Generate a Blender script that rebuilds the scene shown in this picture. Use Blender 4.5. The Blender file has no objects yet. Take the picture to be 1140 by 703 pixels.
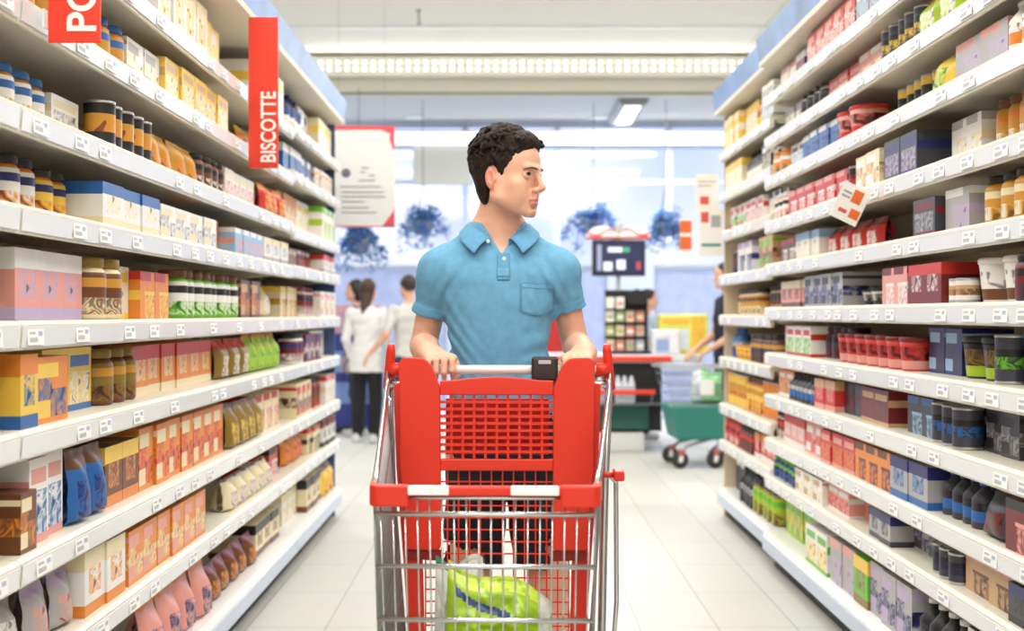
import bpy, bmesh, math, random
import numpy as np
from mathutils import Vector, Matrix, noise as mnoise

random.seed(7)
PI = math.pi
COL = bpy.context.scene.collection
CAMZ = 1.22

# ------------------------------------------------------------------ materials
def lin(c):
    return tuple((x / 12.92) if x <= 0.04045 else ((x + 0.055) / 1.055) ** 2.4 for x in c)

def rgb(r, g, b):
    return lin((r / 255, g / 255, b / 255)) + (1.0,)

_mats = {}
def mat(name, col, rough=0.5, metal=0.0, spec=0.5, noise=0.0, scale=8.0, bump=0.0, bscale=60.0,
        alpha=None, trans=0.0, emit=None, estr=0.0, coat=0.0, stretch=(1, 1, 1), sss=0.0):
    if name in _mats:
        return _mats[name]
    m = bpy.data.materials.new(name)
    m.use_nodes = True
    nt = m.node_tree
    b = nt.nodes['Principled BSDF']
    b.inputs['Base Color'].default_value = col
    b.inputs['Roughness'].default_value = rough
    b.inputs['Metallic'].default_value = metal
    b.inputs['Specular IOR Level'].default_value = spec
    b.inputs['Coat Weight'].default_value = coat
    if sss:
        b.inputs['Subsurface Weight'].default_value = sss
        b.inputs['Subsurface Radius'].default_value = (0.012, 0.005, 0.003)
        b.inputs['Subsurface Scale'].default_value = 1.0
    if trans:
        b.inputs['Transmission Weight'].default_value = trans
    if alpha is not None:
        b.inputs['Alpha'].default_value = alpha
    if emit is not None:
        b.inputs['Emission Color'].default_value = emit
        b.inputs['Emission Strength'].default_value = estr
    if noise or bump:
        tc = nt.nodes.new('ShaderNodeTexCoord')
        mp = nt.nodes.new('ShaderNodeMapping')
        mp.inputs['Scale'].default_value = stretch
        nt.links.new(tc.outputs['Object'], mp.inputs['Vector'])
    if noise:
        n = nt.nodes.new('ShaderNodeTexNoise')
        n.inputs['Scale'].default_value = scale
        n.inputs['Detail'].default_value = 4
        nt.links.new(mp.outputs['Vector'], n.inputs['Vector'])
        r = nt.nodes.new('ShaderNodeValToRGB')
        r.color_ramp.elements[0].position = 0.3
        r.color_ramp.elements[1].position = 0.7
        r.color_ramp.elements[0].color = tuple(max(0, x * (1 - noise)) for x in col[:3]) + (1,)
        r.color_ramp.elements[1].color = tuple(min(1, x * (1 + noise)) for x in col[:3]) + (1,)
        nt.links.new(n.outputs['Fac'], r.inputs['Fac'])
        nt.links.new(r.outputs['Color'], b.inputs['Base Color'])
    if bump:
        n2 = nt.nodes.new('ShaderNodeTexNoise')
        n2.inputs['Scale'].default_value = bscale
        n2.inputs['Detail'].default_value = 3
        nt.links.new(mp.outputs['Vector'], n2.inputs['Vector'])
        bp = nt.nodes.new('ShaderNodeBump')
        bp.inputs['Strength'].default_value = bump
        bp.inputs['Distance'].default_value = 0.01
        nt.links.new(n2.outputs['Fac'], bp.inputs['Height'])
        nt.links.new(bp.outputs['Normal'], b.inputs['Normal'])
    _mats[name] = m
    return m

def print_mat(name, cols, scale=16.0):
    """printed packaging: blotches of a few inks, like a food picture"""
    if name in _mats:
        return _mats[name]
    m = bpy.data.materials.new(name)
    m.use_nodes = True
    nt = m.node_tree
    b = nt.nodes['Principled BSDF']
    b.inputs['Roughness'].default_value = 0.4
    tc = nt.nodes.new('ShaderNodeTexCoord')
    n = nt.nodes.new('ShaderNodeTexNoise')
    n.inputs['Scale'].default_value = scale
    n.inputs['Detail'].default_value = 2.0
    n.inputs['Distortion'].default_value = 0.6
    nt.links.new(tc.outputs['Object'], n.inputs['Vector'])
    r = nt.nodes.new('ShaderNodeValToRGB')
    cr = r.color_ramp
    cr.elements[0].position = 0.36
    cr.elements[0].color = cols[0]
    cr.elements[1].position = 0.64
    cr.elements[1].color = cols[-1]
    for i, c in enumerate(cols[1:-1]):
        e = cr.elements.new(0.36 + 0.28 * (i + 1) / (len(cols) - 1))
        e.color = c
    nt.links.new(n.outputs['Fac'], r.inputs['Fac'])
    nt.links.new(r.outputs['Color'], b.inputs['Base Color'])
    _mats[name] = m
    return m

# ------------------------------------------------------------------ mesh builder
class MB:
    def __init__(self):
        self.v = []; self.f = []; self.mi = []; self.sm = []
        self.mats = []
    def m(self, material):
        if material not in self.mats:
            self.mats.append(material)
        return self.mats.index(material)
    def face(self, idx, mi=0, smooth=False):
        self.f.append(tuple(idx)); self.mi.append(mi); self.sm.append(smooth)
    def box(self, x0, x1, y0, y1, z0, z1, material, ch=0.0):
        mi = self.m(material)
        x0, x1 = sorted((x0, x1)); y0, y1 = sorted((y0, y1)); z0, z1 = sorted((z0, z1))
        if ch <= 0:
            b = len(self.v)
            self.v += [(x, y, z) for z in (z0, z1) for y in (y0, y1) for x in (x0, x1)]
            for q in ((0, 2, 3, 1), (4, 5, 7, 6), (0, 1, 5, 4), (2, 6, 7, 3), (0, 4, 6, 2), (1, 3, 7, 5)):
                self.face([b + i for i in q], mi)
            return
        bm = bmesh.new()
        bmesh.ops.create_cube(bm, size=1.0)
        for v in bm.verts:
            v.co = Vector(((x0 + x1) / 2 + v.co.x * (x1 - x0), (y0 + y1) / 2 + v.co.y * (y1 - y0), (z0 + z1) / 2 + v.co.z * (z1 - z0)))
        bmesh.ops.bevel(bm, geom=bm.edges[:], offset=ch, segments=2, profile=0.5, affect='EDGES')
        self.add_bm(bm, material)
        bm.free()
    def add_bm(self, bm, material, smooth=False):
        mi = self.m(material)
        b = len(self.v)
        bm.verts.index_update()
        self.v += [tuple(v.co) for v in bm.verts]
        for f in bm.faces:
            self.face([b + v.index for v in f.verts], mi, smooth)
    def tube(self, path, r, material, n=8, closed=False, cap=True):
        mi = self.m(material)
        P = [Vector(p) for p in path]
        N = len(P)
        rs = r if isinstance(r, (list, tuple)) else [r] * N
        b = len(self.v)
        prev = None
        for i in range(N):
            if closed:
                t = P[(i + 1) % N] - P[i - 1]
            else:
                t = P[min(i + 1, N - 1)] - P[max(i - 1, 0)]
            t.normalize()
            if prev is None:
                a = Vector((0, 0, 1)) if abs(t.z) < 0.9 else Vector((1, 0, 0))
                u = t.cross(a).normalized()
            else:
                u = (prev - t * prev.dot(t))
                u = u.normalized() if u.length > 1e-6 else t.orthogonal().normalized()
            prev = u
            w = t.cross(u)
            for k in range(n):
                a = 2 * PI * k / n
                self.v.append(tuple(P[i] + (u * math.cos(a) + w * math.sin(a)) * rs[i]))
        segs = N if closed else N - 1
        for i in range(segs):
            for k in range(n):
                a0 = b + i * n + k; a1 = b + i * n + (k + 1) % n
                c0 = b + ((i + 1) % N) * n + k; c1 = b + ((i + 1) % N) * n + (k + 1) % n
                self.face((a0, a1, c1, c0), mi, n > 4)
        if cap and not closed:
            self.face([b + k for k in range(n)][::-1], mi)
            self.face([b + (N - 1) * n + k for k in range(n)], mi)
    def lathe(self, prof, material, n=16, o=(0, 0, 0), mats=None, axis='z'):
        """prof [(r, h)], mats per segment"""
        b = len(self.v)
        for (r, h) in prof:
            for k in range(n):
                a = 2 * PI * k / n
                p = (r * math.cos(a), r * math.sin(a), h)
                if axis == 'x': p = (p[2], p[0], p[1])
                if axis == 'y': p = (p[1], p[2], p[0])
                self.v.append((o[0] + p[0], o[1] + p[1], o[2] + p[2]))
        for i in range(len(prof) - 1):
            mi = self.m(mats[i] if mats else material)
            for k in range(n):
                self.face((b + i * n + k, b + i * n + (k + 1) % n, b + (i + 1) * n + (k + 1) % n, b + (i + 1) * n + k), mi, True)
        if prof[0][0] > 1e-5:
            self.face([b + k for k in range(n)][::-1], self.m(mats[0] if mats else material))
        if prof[-1][0] > 1e-5:
            self.face([b + (len(prof) - 1) * n + k for k in range(n)], self.m(mats[-1] if mats else material))
    def prism(self, poly, a0, a1, material, axis='y', smooth=False):
        """poly 2D; axis y: (x,z) extruded y0..y1; axis x: (y,z); axis z: (x,y)"""
        mi = self.m(material)
        b = len(self.v); n = len(poly)
        def P(p, t):
            return {'y': (p[0], t, p[1]), 'x': (t, p[0], p[1]), 'z': (p[0], p[1], t)}[axis]
        self.v += [P(p, a0) for p in poly] + [P(p, a1) for p in poly]
        self.face([b + i for i in range(n)][::-1], mi)
        self.face([b + n + i for i in range(n)], mi)
        for i in range(n):
            j = (i + 1) % n
            self.face((b + i, b + j, b + n + j, b + n + i), mi, smooth)
    def grid(self, pts, nu, nv, material, smooth=True, matf=None):
        b = len(self.v)
        self.v += [tuple(p) for p in pts]
        for i in range(nu - 1):
            for j in range(nv - 1):
                mi = self.m(matf(i, j) if matf else material)
                self.face((b + i * nv + j, b + (i + 1) * nv + j, b + (i + 1) * nv + j + 1, b + i * nv + j + 1), mi, smooth)
    def mesh(self, name):
        me = bpy.data.meshes.new(name)
        me.from_pydata(self.v, [], self.f)
        for m_ in self.mats:
            me.materials.append(m_)
        me.polygons.foreach_set('material_index', self.mi)
        me.polygons.foreach_set('use_smooth', self.sm)
        bm = bmesh.new(); bm.from_mesh(me)
        bmesh.ops.recalc_face_normals(bm, faces=bm.faces[:])
        bm.to_mesh(me); bm.free()
        me.update()
        return me
    def build(self, name, parent=None, loc=None, rotz=0.0):
        return link(name, self.mesh(name), parent, loc, rotz)

def link(name, me, parent=None, loc=None, rotz=0.0):
    o = bpy.data.objects.new(name, me)
    COL.objects.link(o)
    if parent is not None:
        o.parent = parent
    if loc is not None:
        o.location = loc
    if rotz:
        o.rotation_euler = (0, 0, rotz)
    return o

def tag(o, label, cat=None, group=None):
    o['label'] = label
    if cat: o['category'] = cat
    if group: o['group'] = group
    return o

def thing(name, label, cat, loc=(0, 0, 0), rotz=0.0, group=None):
    o = bpy.data.objects.new(name, None)
    COL.objects.link(o)
    o.empty_display_size = 0.1
    o.location = loc
    o.rotation_euler = (0, 0, rotz)
    return tag(o, label, cat, group)

def structure(o):
    o['kind'] = 'structure'
    return o

def copy_tree(o, parent=None):
    c = o.copy()
    COL.objects.link(c)
    c.parent = parent
    for ch in list(o.children):
        copy_tree(ch, c)
    return c

_ones = ['', 'first', 'second', 'third', 'fourth', 'fifth', 'sixth', 'seventh', 'eighth', 'ninth', 'tenth', 'eleventh', 'twelfth',
         'thirteenth', 'fourteenth', 'fifteenth', 'sixteenth', 'seventeenth', 'eighteenth', 'nineteenth']
_tens = {2: ('twentieth', 'twenty'), 3: ('thirtieth', 'thirty'), 4: ('fortieth', 'forty'), 5: ('fiftieth', 'fifty'), 6: ('sixtieth', 'sixty')}
def ordinal(n):
    if n < 20: return _ones[n]
    t, u = divmod(n, 10)
    return _tens[t][0] if u == 0 else _tens[t][1] + '-' + _ones[u]
# ------------------------------------------------------------------ room
FLOOR_X = 9.0
Y_BACK, Y_FAC = -5.0, 16.0

def floor_material():
    m = bpy.data.materials.new('floor_tiles')
    m.use_nodes = True
    nt = m.node_tree; b = nt.nodes['Principled BSDF']
    tc = nt.nodes.new('ShaderNodeTexCoord')
    mp = nt.nodes.new('ShaderNodeMapping')
    mp.inputs['Location'].default_value = (0.02 / 0.305 * 0.305, 0.1, 0)
    nt.links.new(tc.outputs['Object'], mp.inputs['Vector'])
    br = nt.nodes.new('ShaderNodeTexBrick')
    br.offset = 0.0
    br.inputs['Scale'].default_value = 1.0
    br.inputs['Brick Width'].default_value = 0.61
    br.inputs['Row Height'].default_value = 0.305
    br.inputs['Mortar Size'].default_value = 0.0035
    br.inputs['Mortar Smooth'].default_value = 0.1
    br.inputs['Color1'].default_value = rgb(208, 208, 201)
    br.inputs['Color2'].default_value = rgb(204, 203, 196)
    br.inputs['Mortar'].default_value = rgb(172, 172, 167)
    # long side of the tiles runs down the aisle
    mp.inputs['Rotation'].default_value = (0, 0, PI / 2)
    nt.links.new(mp.outputs['Vector'], br.inputs['Vector'])
    n = nt.nodes.new('ShaderNodeTexNoise'); n.inputs['Scale'].default_value = 3.0
    nt.links.new(tc.outputs['Object'], n.inputs['Vector'])
    mx = nt.nodes.new('ShaderNodeMix'); mx.data_type = 'RGBA'; mx.blend_type = 'MULTIPLY'
    mx.inputs['Factor'].default_value = 0.08
    nt.links.new(br.outputs['Color'], mx.inputs['A'])
    nt.links.new(n.outputs['Color'], mx.inputs['B'])
    nt.links.new(mx.outputs['Result'], b.inputs['Base Color'])
    b.inputs['Roughness'].default_value = 0.42
    b.inputs['Specular IOR Level'].default_value = 0.3
    return m

M_WALL = mat('painted_wall', rgb(232, 231, 224), 0.8, noise=0.02)
M_CEIL = mat('ceiling_paint', rgb(242, 238, 222), 0.9, noise=0.015, scale=3)
M_CREAM = mat('cream_metal', rgb(222, 217, 202), 0.5, noise=0.015)
M_WHITE = mat('white_metal', rgb(240, 241, 240), 0.4, noise=0.01)
M_WHITEP = mat('white_plastic', rgb(242, 242, 240), 0.45)
M_RED = mat('red_plastic', rgb(216, 44, 21), 0.38, noise=0.03, scale=5)
M_CHROME = mat('chrome_wire', rgb(205, 207, 208), 0.22, metal=1.0)
M_STEEL = mat('grey_zinc_wire', rgb(150, 152, 154), 0.4, metal=0.9)
M_BLACK = mat('black_plastic', rgb(26, 26, 28), 0.45)
M_DGREY = mat('dark_rubber', rgb(48, 48, 50), 0.6)
M_BEIGE = mat('beige_back_panel', rgb(216, 202, 170), 0.6, noise=0.02)

def structure_box(name, *a):
    b = MB(); b.box(*a)
    return structure(b.build(name))

structure_box('floor', -FLOOR_X, FLOOR_X, Y_BACK, Y_FAC, -0.1, 0.0, floor_material())
structure_box('wall_left', -FLOOR_X - 0.2, -FLOOR_X, Y_BACK, Y_FAC + .2, 0, 4.3, M_WALL)
structure_box('wall_right', FLOOR_X, FLOOR_X + 0.2, Y_BACK, Y_FAC + .2, 0, 4.3, M_WALL)
structure_box('wall_back', -FLOOR_X, FLOOR_X, Y_BACK - 0.2, Y_BACK, 0, 4.3, M_WALL)
# ceiling with panel joints
b = MB()
b.box(-FLOOR_X, FLOOR_X, Y_BACK, 14.0, 4.10, 4.25, M_CEIL)
structure(b.build('ceiling'))
b = MB()
b.box(-FLOOR_X, FLOOR_X, 13.98, 14.12, 3.67, 4.10, M_CEIL)
b.box(-FLOOR_X, FLOOR_X, 13.95, 13.98, 3.655, 3.685, mat('joint_grey', rgb(150, 148, 140), 0.7))
structure(b.build('trim_bulkhead'))
b = MB()
b.box(-FLOOR_X, FLOOR_X, 14.12, Y_FAC + 0.2, 3.67, 3.8, mat('soffit_paint', rgb(205, 205, 200), 0.9))
structure(b.build('ceiling_soffit'))
# white rib imitating the soft step of light before the bulkhead, plus seam strips
b = MB()
b.box(-FLOOR_X, FLOOR_X, 12.55, 12.62, 4.085, 4.1, M_WHITE)
b.box(2.55, 2.57, Y_BACK, 14.0, 4.092, 4.1, M_CREAM)
b.box(-2.57, -2.55, Y_BACK, 14.0, 4.092, 4.1, M_CREAM)
structure(b.build('trim_ceiling'))

# luminous louvre strip on the bulkhead face
M_LAMP = mat('lamp_diffuser', rgb(255, 255, 250), 0.5, emit=(1, .98, .93, 1), estr=1.6)
M_LAMPBOX = mat('lamp_housing', rgb(236, 235, 226), 0.6)
lt = thing('ceiling_light', 'long white lamp strip with rows of small lit cells on ceiling step', 'ceiling light', (0, 13.95, 3.95))
b = MB(); b.box(-2.35, 2.75, -0.09, 0.0, -0.105, 0.115, M_LAMPBOX, 0.01); b.build('housing', lt)
b = MB()
for i in range(52):
    x = -2.28 + i * 0.0965
    for zz in (-0.045, 0.03):
        b.box(x, x + 0.036, -0.097, -0.0895, zz, zz + 0.03, M_LAMP)
b.build('diffuser', lt)
# fluorescent box below the soffit
ft = thing('ceiling_light', 'short grey fluorescent fitting under the far soffit near the windows', 'ceiling light', (1.42, 15.0, 3.668))
b = MB(); b.prism([(-.17, 0), (-.17, -.03), (-.13, -.075), (.13, -.075), (.17, -.03), (.17, 0)], -0.75, 0.75, mat('lamp_grey', rgb(150, 152, 152), .5)); b.build('housing', ft)
b = MB(); b.box(-.09, .09, -.68, .68, -.084, -.0755, M_LAMP); b.build('diffuser', ft)
for i, (x, wh) in enumerate(((-1.16, 'above the beige blind'), (1.13, 'beside the grey fluorescent fitting'))):
    dl = thing('downlight', 'small round recessed white downlight in far soffit ' + wh, 'ceiling light', (x, 15.6, 3.67), 0, 'downlights in the far soffit')
    b = MB(); b.lathe([(.10, 0), (.13, -.004), (.14, -.014), (.12, -.016), (.1, -.012)], M_WHITE, 20); b.build('rim', dl)
    b = MB(); b.lathe([(.0, -.010), (.105, -.010), (.105, -.002)], M_LAMP, 20); b.build('diffuser', dl)
# hanging hook from the ceiling
b = MB(); b.tube([(0, 0, 0), (0, 0, -.09), (.015, 0, -.12), (0, 0, -.14), (-.012, 0, -.125)], .006, M_DGREY, 6)
b.box(-.02, .02, -.02, .02, -.006, 0, M_DGREY)
tag(b.build('ceiling_hook', loc=(-.85, 11.9, 4.10)), 'small dark wire hook hanging from the bare ceiling', 'hook')

# facade of glass -------------------------------------------------
M_FRAME = mat('window_frame_paint', rgb(196, 208, 232), 0.5)
M_GLASS = bpy.data.materials.new('window_glass'); M_GLASS.use_nodes = True
nt = M_GLASS.node_tree; nt.nodes.clear()
out = nt.nodes.new('ShaderNodeOutputMaterial')
mixs = nt.nodes.new('ShaderNodeMixShader'); mixs.inputs[0].default_value = 0.06
tr = nt.nodes.new('ShaderNodeBsdfTransparent'); tr.inputs['Color'].default_value = (.94, .96, 1, 1)
gl = nt.nodes.new('ShaderNodeBsdfGlossy'); gl.inputs['Roughness'].default_value = 0.05
nt.links.new(tr.outputs[0], mixs.inputs[1]); nt.links.new(gl.outputs[0], mixs.inputs[2]); nt.links.new(mixs.outputs[0], out.inputs['Surface'])

xs = [-9.0, -6.6, -4.4, -2.2, -0.55, 0.617, 2.05, 4.4, 6.6, 9.0]
for i in range(len(xs) - 1):
    x0, x1 = xs[i], xs[i + 1]
    w = MB()
    for (a, c) in ((x0, x0 + .035), (x1 - .035, x1)):
        w.box(a, c, Y_FAC, Y_FAC + .07, 0, 3.67, M_FRAME)
    for zz in (0.0, 1.0, 2.88, 3.33, 3.6):
        w.box(x0 + .035, x1 - .035, Y_FAC, Y_FAC + .07, zz, zz + (.05 if zz not in (3.33,) else .04), M_FRAME)
    fr = structure(w.build('window_%d' % (i + 1)))
    g = MB(); g.box(x0 + .035, x1 - .035, Y_FAC + .03, Y_FAC + .036, .05, 3.6, M_GLASS)
    g.build('pane', fr)
# beige blind and bright lamp trough along the top of the windows
bl = MB(); bl.box(-1.21, -.47, 15.9, 15.93, 2.86, 3.36, mat('beige_blind', rgb(214, 212, 204), .8), .004)
tag(bl.build('window_blind'), 'beige rolled blind panel in the upper part of the window', 'blind')
lt = thing('window_lamp_trough', 'very bright white lamp trough running along the window tops', 'ceiling light', (0, 15.86, 3.44))
b = MB(); b.box(-1.6, 3.2, -.02, .05, .07, .1, M_LAMPBOX); b.box(-1.6, 3.2, .03, .05, -.08, .07, M_LAMPBOX); b.build('housing', lt)
b = MB(); b.box(-1.58, 3.18, -.015, .029, -.075, .068, mat('trough_diffuser', rgb(250, 252, 255), .5, emit=(.95, .97, 1, 1), estr=1.6)); b.build('diffuser', lt)

# outside: pale pavement seen through the glass
structure_box('street_outside', -40, 40, Y_FAC + .2, 60, -0.12, -0.02, mat('pale_pavement', rgb(222, 228, 240), .8))
# ------------------------------------------------------------------ shelving units
LX, RX = -1.02, 1.245
DEPTH = 0.47
M_LIP = mat('shelf_lip_paint', rgb(244, 245, 245), 0.35, noise=0.008)
M_SHELF = mat('shelf_enamel', rgb(238, 233, 218), 0.4, noise=.01)
M_BLUE = mat('blue_fascia_print', rgb(112, 146, 196), 0.4, noise=0.35, scale=2.2)
M_RAIL = mat('price_rail_plastic', rgb(236, 238, 242), 0.2)
M_BASEBLUE = mat('base_rail_plastic', rgb(196, 208, 232), 0.25)
M_TICK = [mat('ticket_paper_white', rgb(250, 250, 248), .6), mat('ticket_ink', rgb(186, 190, 198), .6), mat('ticket_ink_blue', rgb(176, 188, 216), .6)]
M_KICK = mat('kick_plate_shade', rgb(62, 60, 55), 0.7)  # dark tone also paints in the shadow band under the base

tb = MB()
tb.box(-.045, .045, -.0016, 0, -.017, .019, M_TICK[0])
tb.box(-.036, .008, -.0021, -.0015, -.011, -.001, M_TICK[1])
tb.box(.014, .036, -.0021, -.0015, .002, .012, M_TICK[2])
tb.box(-.036, -.004, -.0021, -.0015, .006, .011, M_TICK[1])
TICKET = tb.mesh('price_ticket')

def gondola(side, y0, y1, zs, label, face_off=0.0, top=(2.40, 2.50), endp=False, fascia=True):
    """unit frame: local x along the shelf, local -y is the aisle side"""
    X = (LX - face_off) if side < 0 else (RX + face_off)
    rot = PI / 2 if side < 0 else -PI / 2
    yc = (y0 + y1) / 2; L = (y1 - y0) / 2 - .003
    t = thing('shelving_unit', label, 'shelving', (X, yc, 0), rot, 'tall white shelving along the aisle')
    b = MB()
    b.box(-L, L, DEPTH, DEPTH + .02, .08, top[0], M_BEIGE)
    b.build('back_panel', t)
    for s in (-1, 1):
        b = MB()
        b.box(s * L, s * (L - .028), DEPTH - .035, DEPTH - .0005, 0.0, top[0], M_CREAM)
        b.build('upright', t)
    if endp:
        s = endp
        b = MB(); b.box(s * L, s * (L + .018), .03, DEPTH + .02, 0, top[0], mat('end_panel_blue', rgb(70, 92, 140), .5, noise=.4, scale=3) if side < 0 else mat('end_panel_tan', rgb(222, 200, 172), .5)); b.build('end_panel', t)
    # base
    b = MB()
    b.prism([(-.012, .082), (-.012, .15), (.0, .175), (DEPTH - .037, .175), (DEPTH - .037, .155), (.006, .155), (.006, .082)], -L, L, M_LIP, 'x')
    base = b.build('base_shelf', t)
    b = MB(); b.box(-L + .01, L - .01, -.016, -.0125, .086, .142, M_BASEBLUE); b.build('price_rail', base)
    b = MB(); b.box(-L, L, .045, .06, 0, .154, M_KICK); b.build('kick_plate', t)
    for z in zs:
        b = MB()
        b.prism([(0.002, z - .036), (-.004, z + .018), (.006, z + .026), (DEPTH - .037, z + .026), (DEPTH - .037, z + .002), (.016, z + .002), (.012, z - .036)], -L, L, M_SHELF, 'x')
        sh = b.build('shelf', t)
        for s in (-1, 1):
            b = MB(); x = s * (L - .012)
            b.prism([(.03, z + .001), (DEPTH - .037, z + .001), (DEPTH - .037, z - .07), (.3, z - .05), (.03, z - .012)], x - .0015, x + .0015, M_CREAM, 'x'); b.build('bracket', sh)
        b = MB(); b.prism([(-.0035, z - .03), (-.007, z + .013), (-.0048, z + .0135), (-.0005, z - .03)], -L + .006, L - .006, M_RAIL, 'x')
        rail = b.build('price_rail', sh)
        n = max(2, int(2 * L / .21))
        rr = random.Random(int(z * 1000) + side)
        for k in range(n):
            if rr.random() < .25: continue
            x = -L + (k + .5) * 2 * L / n + rr.uniform(-.05, .05)
            x = max(-L + .05, min(L - .05, x))
            o = link('price_ticket', TICKET, sh, (x, -.0062, z - .009))
            o.rotation_euler = (-.065, 0, 0)
    if fascia:
        b = MB()
        b.prism([(-.03, top[0] - .01), (-.045, top[1]), (-.03, top[1] + .004), (-.012, top[0] - .01)], -L, L, M_BLUE, 'x')
        b.build('fascia', t)
        b = MB()
        b.prism([(-.03, top[0] - .035), (-.031, top[0] - .011), (DEPTH, top[0] - .011), (DEPTH, top[0] - .03), (-.01, top[0] - .035)], -L, L, M_CREAM, 'x')
        b.build('canopy', t)
    return t

LZ = [.443, .68, .947, 1.18, 1.425, 1.635, 1.865, 2.085]
LZ_E = [.443, .68, .947, 1.18, 1.43, 1.615, 1.885, 2.11]
RZ = [.42, .60, .81, 1.01, 1.226, 1.435, 1.64, 1.855, 2.05, 2.25]
RZ_E = [.44, .66, .94, 1.19, 1.425, 1.685, 1.92, 2.165]
JL0, JL, JE, JR = 2.62, 5.97, 7.60, 6.10
gondola(-1, 1.4, JL0, LZ, 'nearest bay of the white shelving opposite the dark packs, mostly out of view')
gondola(-1, JL0, JL, LZ, 'long white shelving bay under the red hanging signs, full of biscuit cartons')
gondola(-1, JL, JE, LZ_E, 'far end bay of white shelving beside the hanging framed poster', endp=1)
gondola(1, 2.0, JR, RZ, 'long white ten-shelf bay opposite the red signs, full of dark packs', top=(2.45, 2.55))
gondola(1, JR, JE, RZ_E, 'far end bay of white shelving next to the parked teal trolley', face_off=.03, top=(2.45, 2.55), endp=-1)
# ------------------------------------------------------------------ goods
PAL = {
 'W': ('white', (242, 240, 236)), 'C': ('cream', (240, 224, 184)), 'Y': ('yellow', (246, 205, 80)), 'O': ('orange', (232, 140, 50)),
 'R': ('red', (208, 52, 42)), 'P': ('pink', (232, 160, 150)), 'B': ('blue', (46, 104, 176)), 'N': ('navy', (40, 42, 110)),
 'K': ('black', (30, 28, 30)), 'G': ('green', (110, 190, 50)), 'L': ('lime', (170, 200, 40)), 'T': ('tan', (205, 165, 120)),
 'E': ('brown', (112, 66, 36)), 'D': ('maroon', (120, 28, 32)), 'V': ('lilac', (190, 170, 205)), 'S': ('silver', (176, 174, 176)),
 'U': ('ochre', (208, 150, 52)), 'H': ('olive', (140, 112, 40)), 'A': ('sky-blue', (150, 190, 225)), 'Z': ('charcoal', (62, 62, 74)),
}
def cmat(c):
    return mat('print_' + PAL[c][0], rgb(*PAL[c][1]), 0.42, noise=0.04, scale=12)
def picmat(c, alt):
    a = PAL[c][1]; l = PAL[alt][1]
    mid = tuple((x + y) / 2 for x, y in zip(a, l))
    dk = tuple(x * .55 for x in a)
    return print_mat('picture_%s_%s' % (PAL[c][0], PAL[alt][0]), [rgb(*dk), rgb(*a), rgb(*mid), rgb(*l), rgb(*a), rgb(*mid)], 21)

MESHES = {}
def grid_box(b, w, d, h, front, side, topm):
    """box standing on z=0, front at y=0; front = list of (z frac, [(x frac, mat)...])"""
    def quad(p, m_):
        i = len(b.v); b.v += p; b.face((i, i + 1, i + 2, i + 3), b.m(m_))
    z0 = 0
    for (zf, cols) in front:
        x0 = 0
        for (xf, m_) in cols:
            xa, xb = -w / 2 + w * x0, -w / 2 + w * xf
            quad([(xa, 0, h * z0), (xb, 0, h * z0), (xb, 0, h * zf), (xa, 0, h * zf)], m_)
            x0 = xf
        z0 = zf
    for s in (-1, 1):
        z0 = 0
        for (zf, m_) in side:
            x = s * w / 2
            p = [(x, 0, h * z0), (x, d, h * z0), (x, d, h * zf), (x, 0, h * zf)]
            quad(p if s > 0 else p[::-1], m_); z0 = zf
    x = w / 2
    quad([(-x, 0, h), (x, 0, h), (x, d, h), (-x, d, h)], topm)
    quad([(x, d, 0), (-x, d, 0), (-x, d, h), (x, d, h)], front[0][1][0][1])
    quad([(-x, d, 0), (x, d, 0), (x, 0, 0), (-x, 0, 0)], topm)

def make_carton(p, w, h, style):
    c0, c1, c2 = (cmat(x) for x in p)
    pic = picmat(p[2], p[0] if p[0] != p[2] else 'W')
    b = MB()
    d = min(.26, max(.08, w * 1.1))
    if style == 0:
        fr = [(.1, [(1, c1)]), (.62, [(.08, c0), (.92, pic), (1, c0)]), (.7, [(1, c0)]), (.88, [(.1, c0), (.9, c1), (1, c0)]), (1, [(1, c0)])]
        sd = [(.1, c1), (.55, c0), (.75, c1), (1, c0)]
    elif style == 1:
        fr = [(.5, [(.35, c0), (1, pic)]), (.58, [(.3, c0), (1, c2)]), (.8, [(1, c0)]), (1, [(.75, c1), (1, c0)])]
        sd = [(.4, c0), (.6, c2), (.82, c0), (1, c1)]
    elif style == 2:
        fr = [(.18, [(1, c2)]), (.3, [(1, c0)]), (.72, [(.2, c0), (.8, pic), (1, c0)]), (.8, [(1, c1)]), (1, [(1, c1)])]
        sd = [(.18, c2), (.7, c0), (1, c1)]
    else:
        fr = [(.08, [(1, c0)]), (.34, [(.45, c1), (.95, pic), (1, c0)]), (.5, [(.95, pic), (1, c0)]), (.68, [(.5, pic), (.95, c0), (1, c0)]), (.9, [(.06, c0), (.7, c1), (1, c0)]), (1, [(1, c0)])]
        sd = [(.3, c0), (.6, pic), (.8, c0), (.9, c1), (1, c0)]
    grid_box(b, w, d, h, fr, sd, c0)
    return [('food_carton', b.mesh('food_carton'), None)], 'carton'

def make_jar(p, w, h, style):
    c0, c1, c2 = (cmat(x) for x in p[:3]); lid = cmat(p[3] if len(p) > 3 else p[1])
    pic = picmat(p[2], p[0] if p[0] != p[2] else 'W')
    r = w / 2; b = MB(); hb = h * .84
    prof = [(r * .86, 0), (r * .97, h * .03), (r, h * .08), (r, hb * .42), (r, hb * .62), (r, hb * .8), (r * .96, hb * .9), (r * .78, hb)]
    ms = [c2, c2, pic, c0, c1, c0, c2]
    b.lathe(prof, None, 18, (0, r, 0), ms)
    l = MB(); l.lathe([(r * .84, hb), (r * .88, hb + .003), (r * .88, h - .006), (r * .84, h), (0, h)], lid, 18, (0, r, 0))
    return [('jar', b.mesh('jar'), None), ('lid', l.mesh('lid'), PAL[p[3] if len(p) > 3 else p[1]][0] + ' lid')], 'jar'

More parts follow.
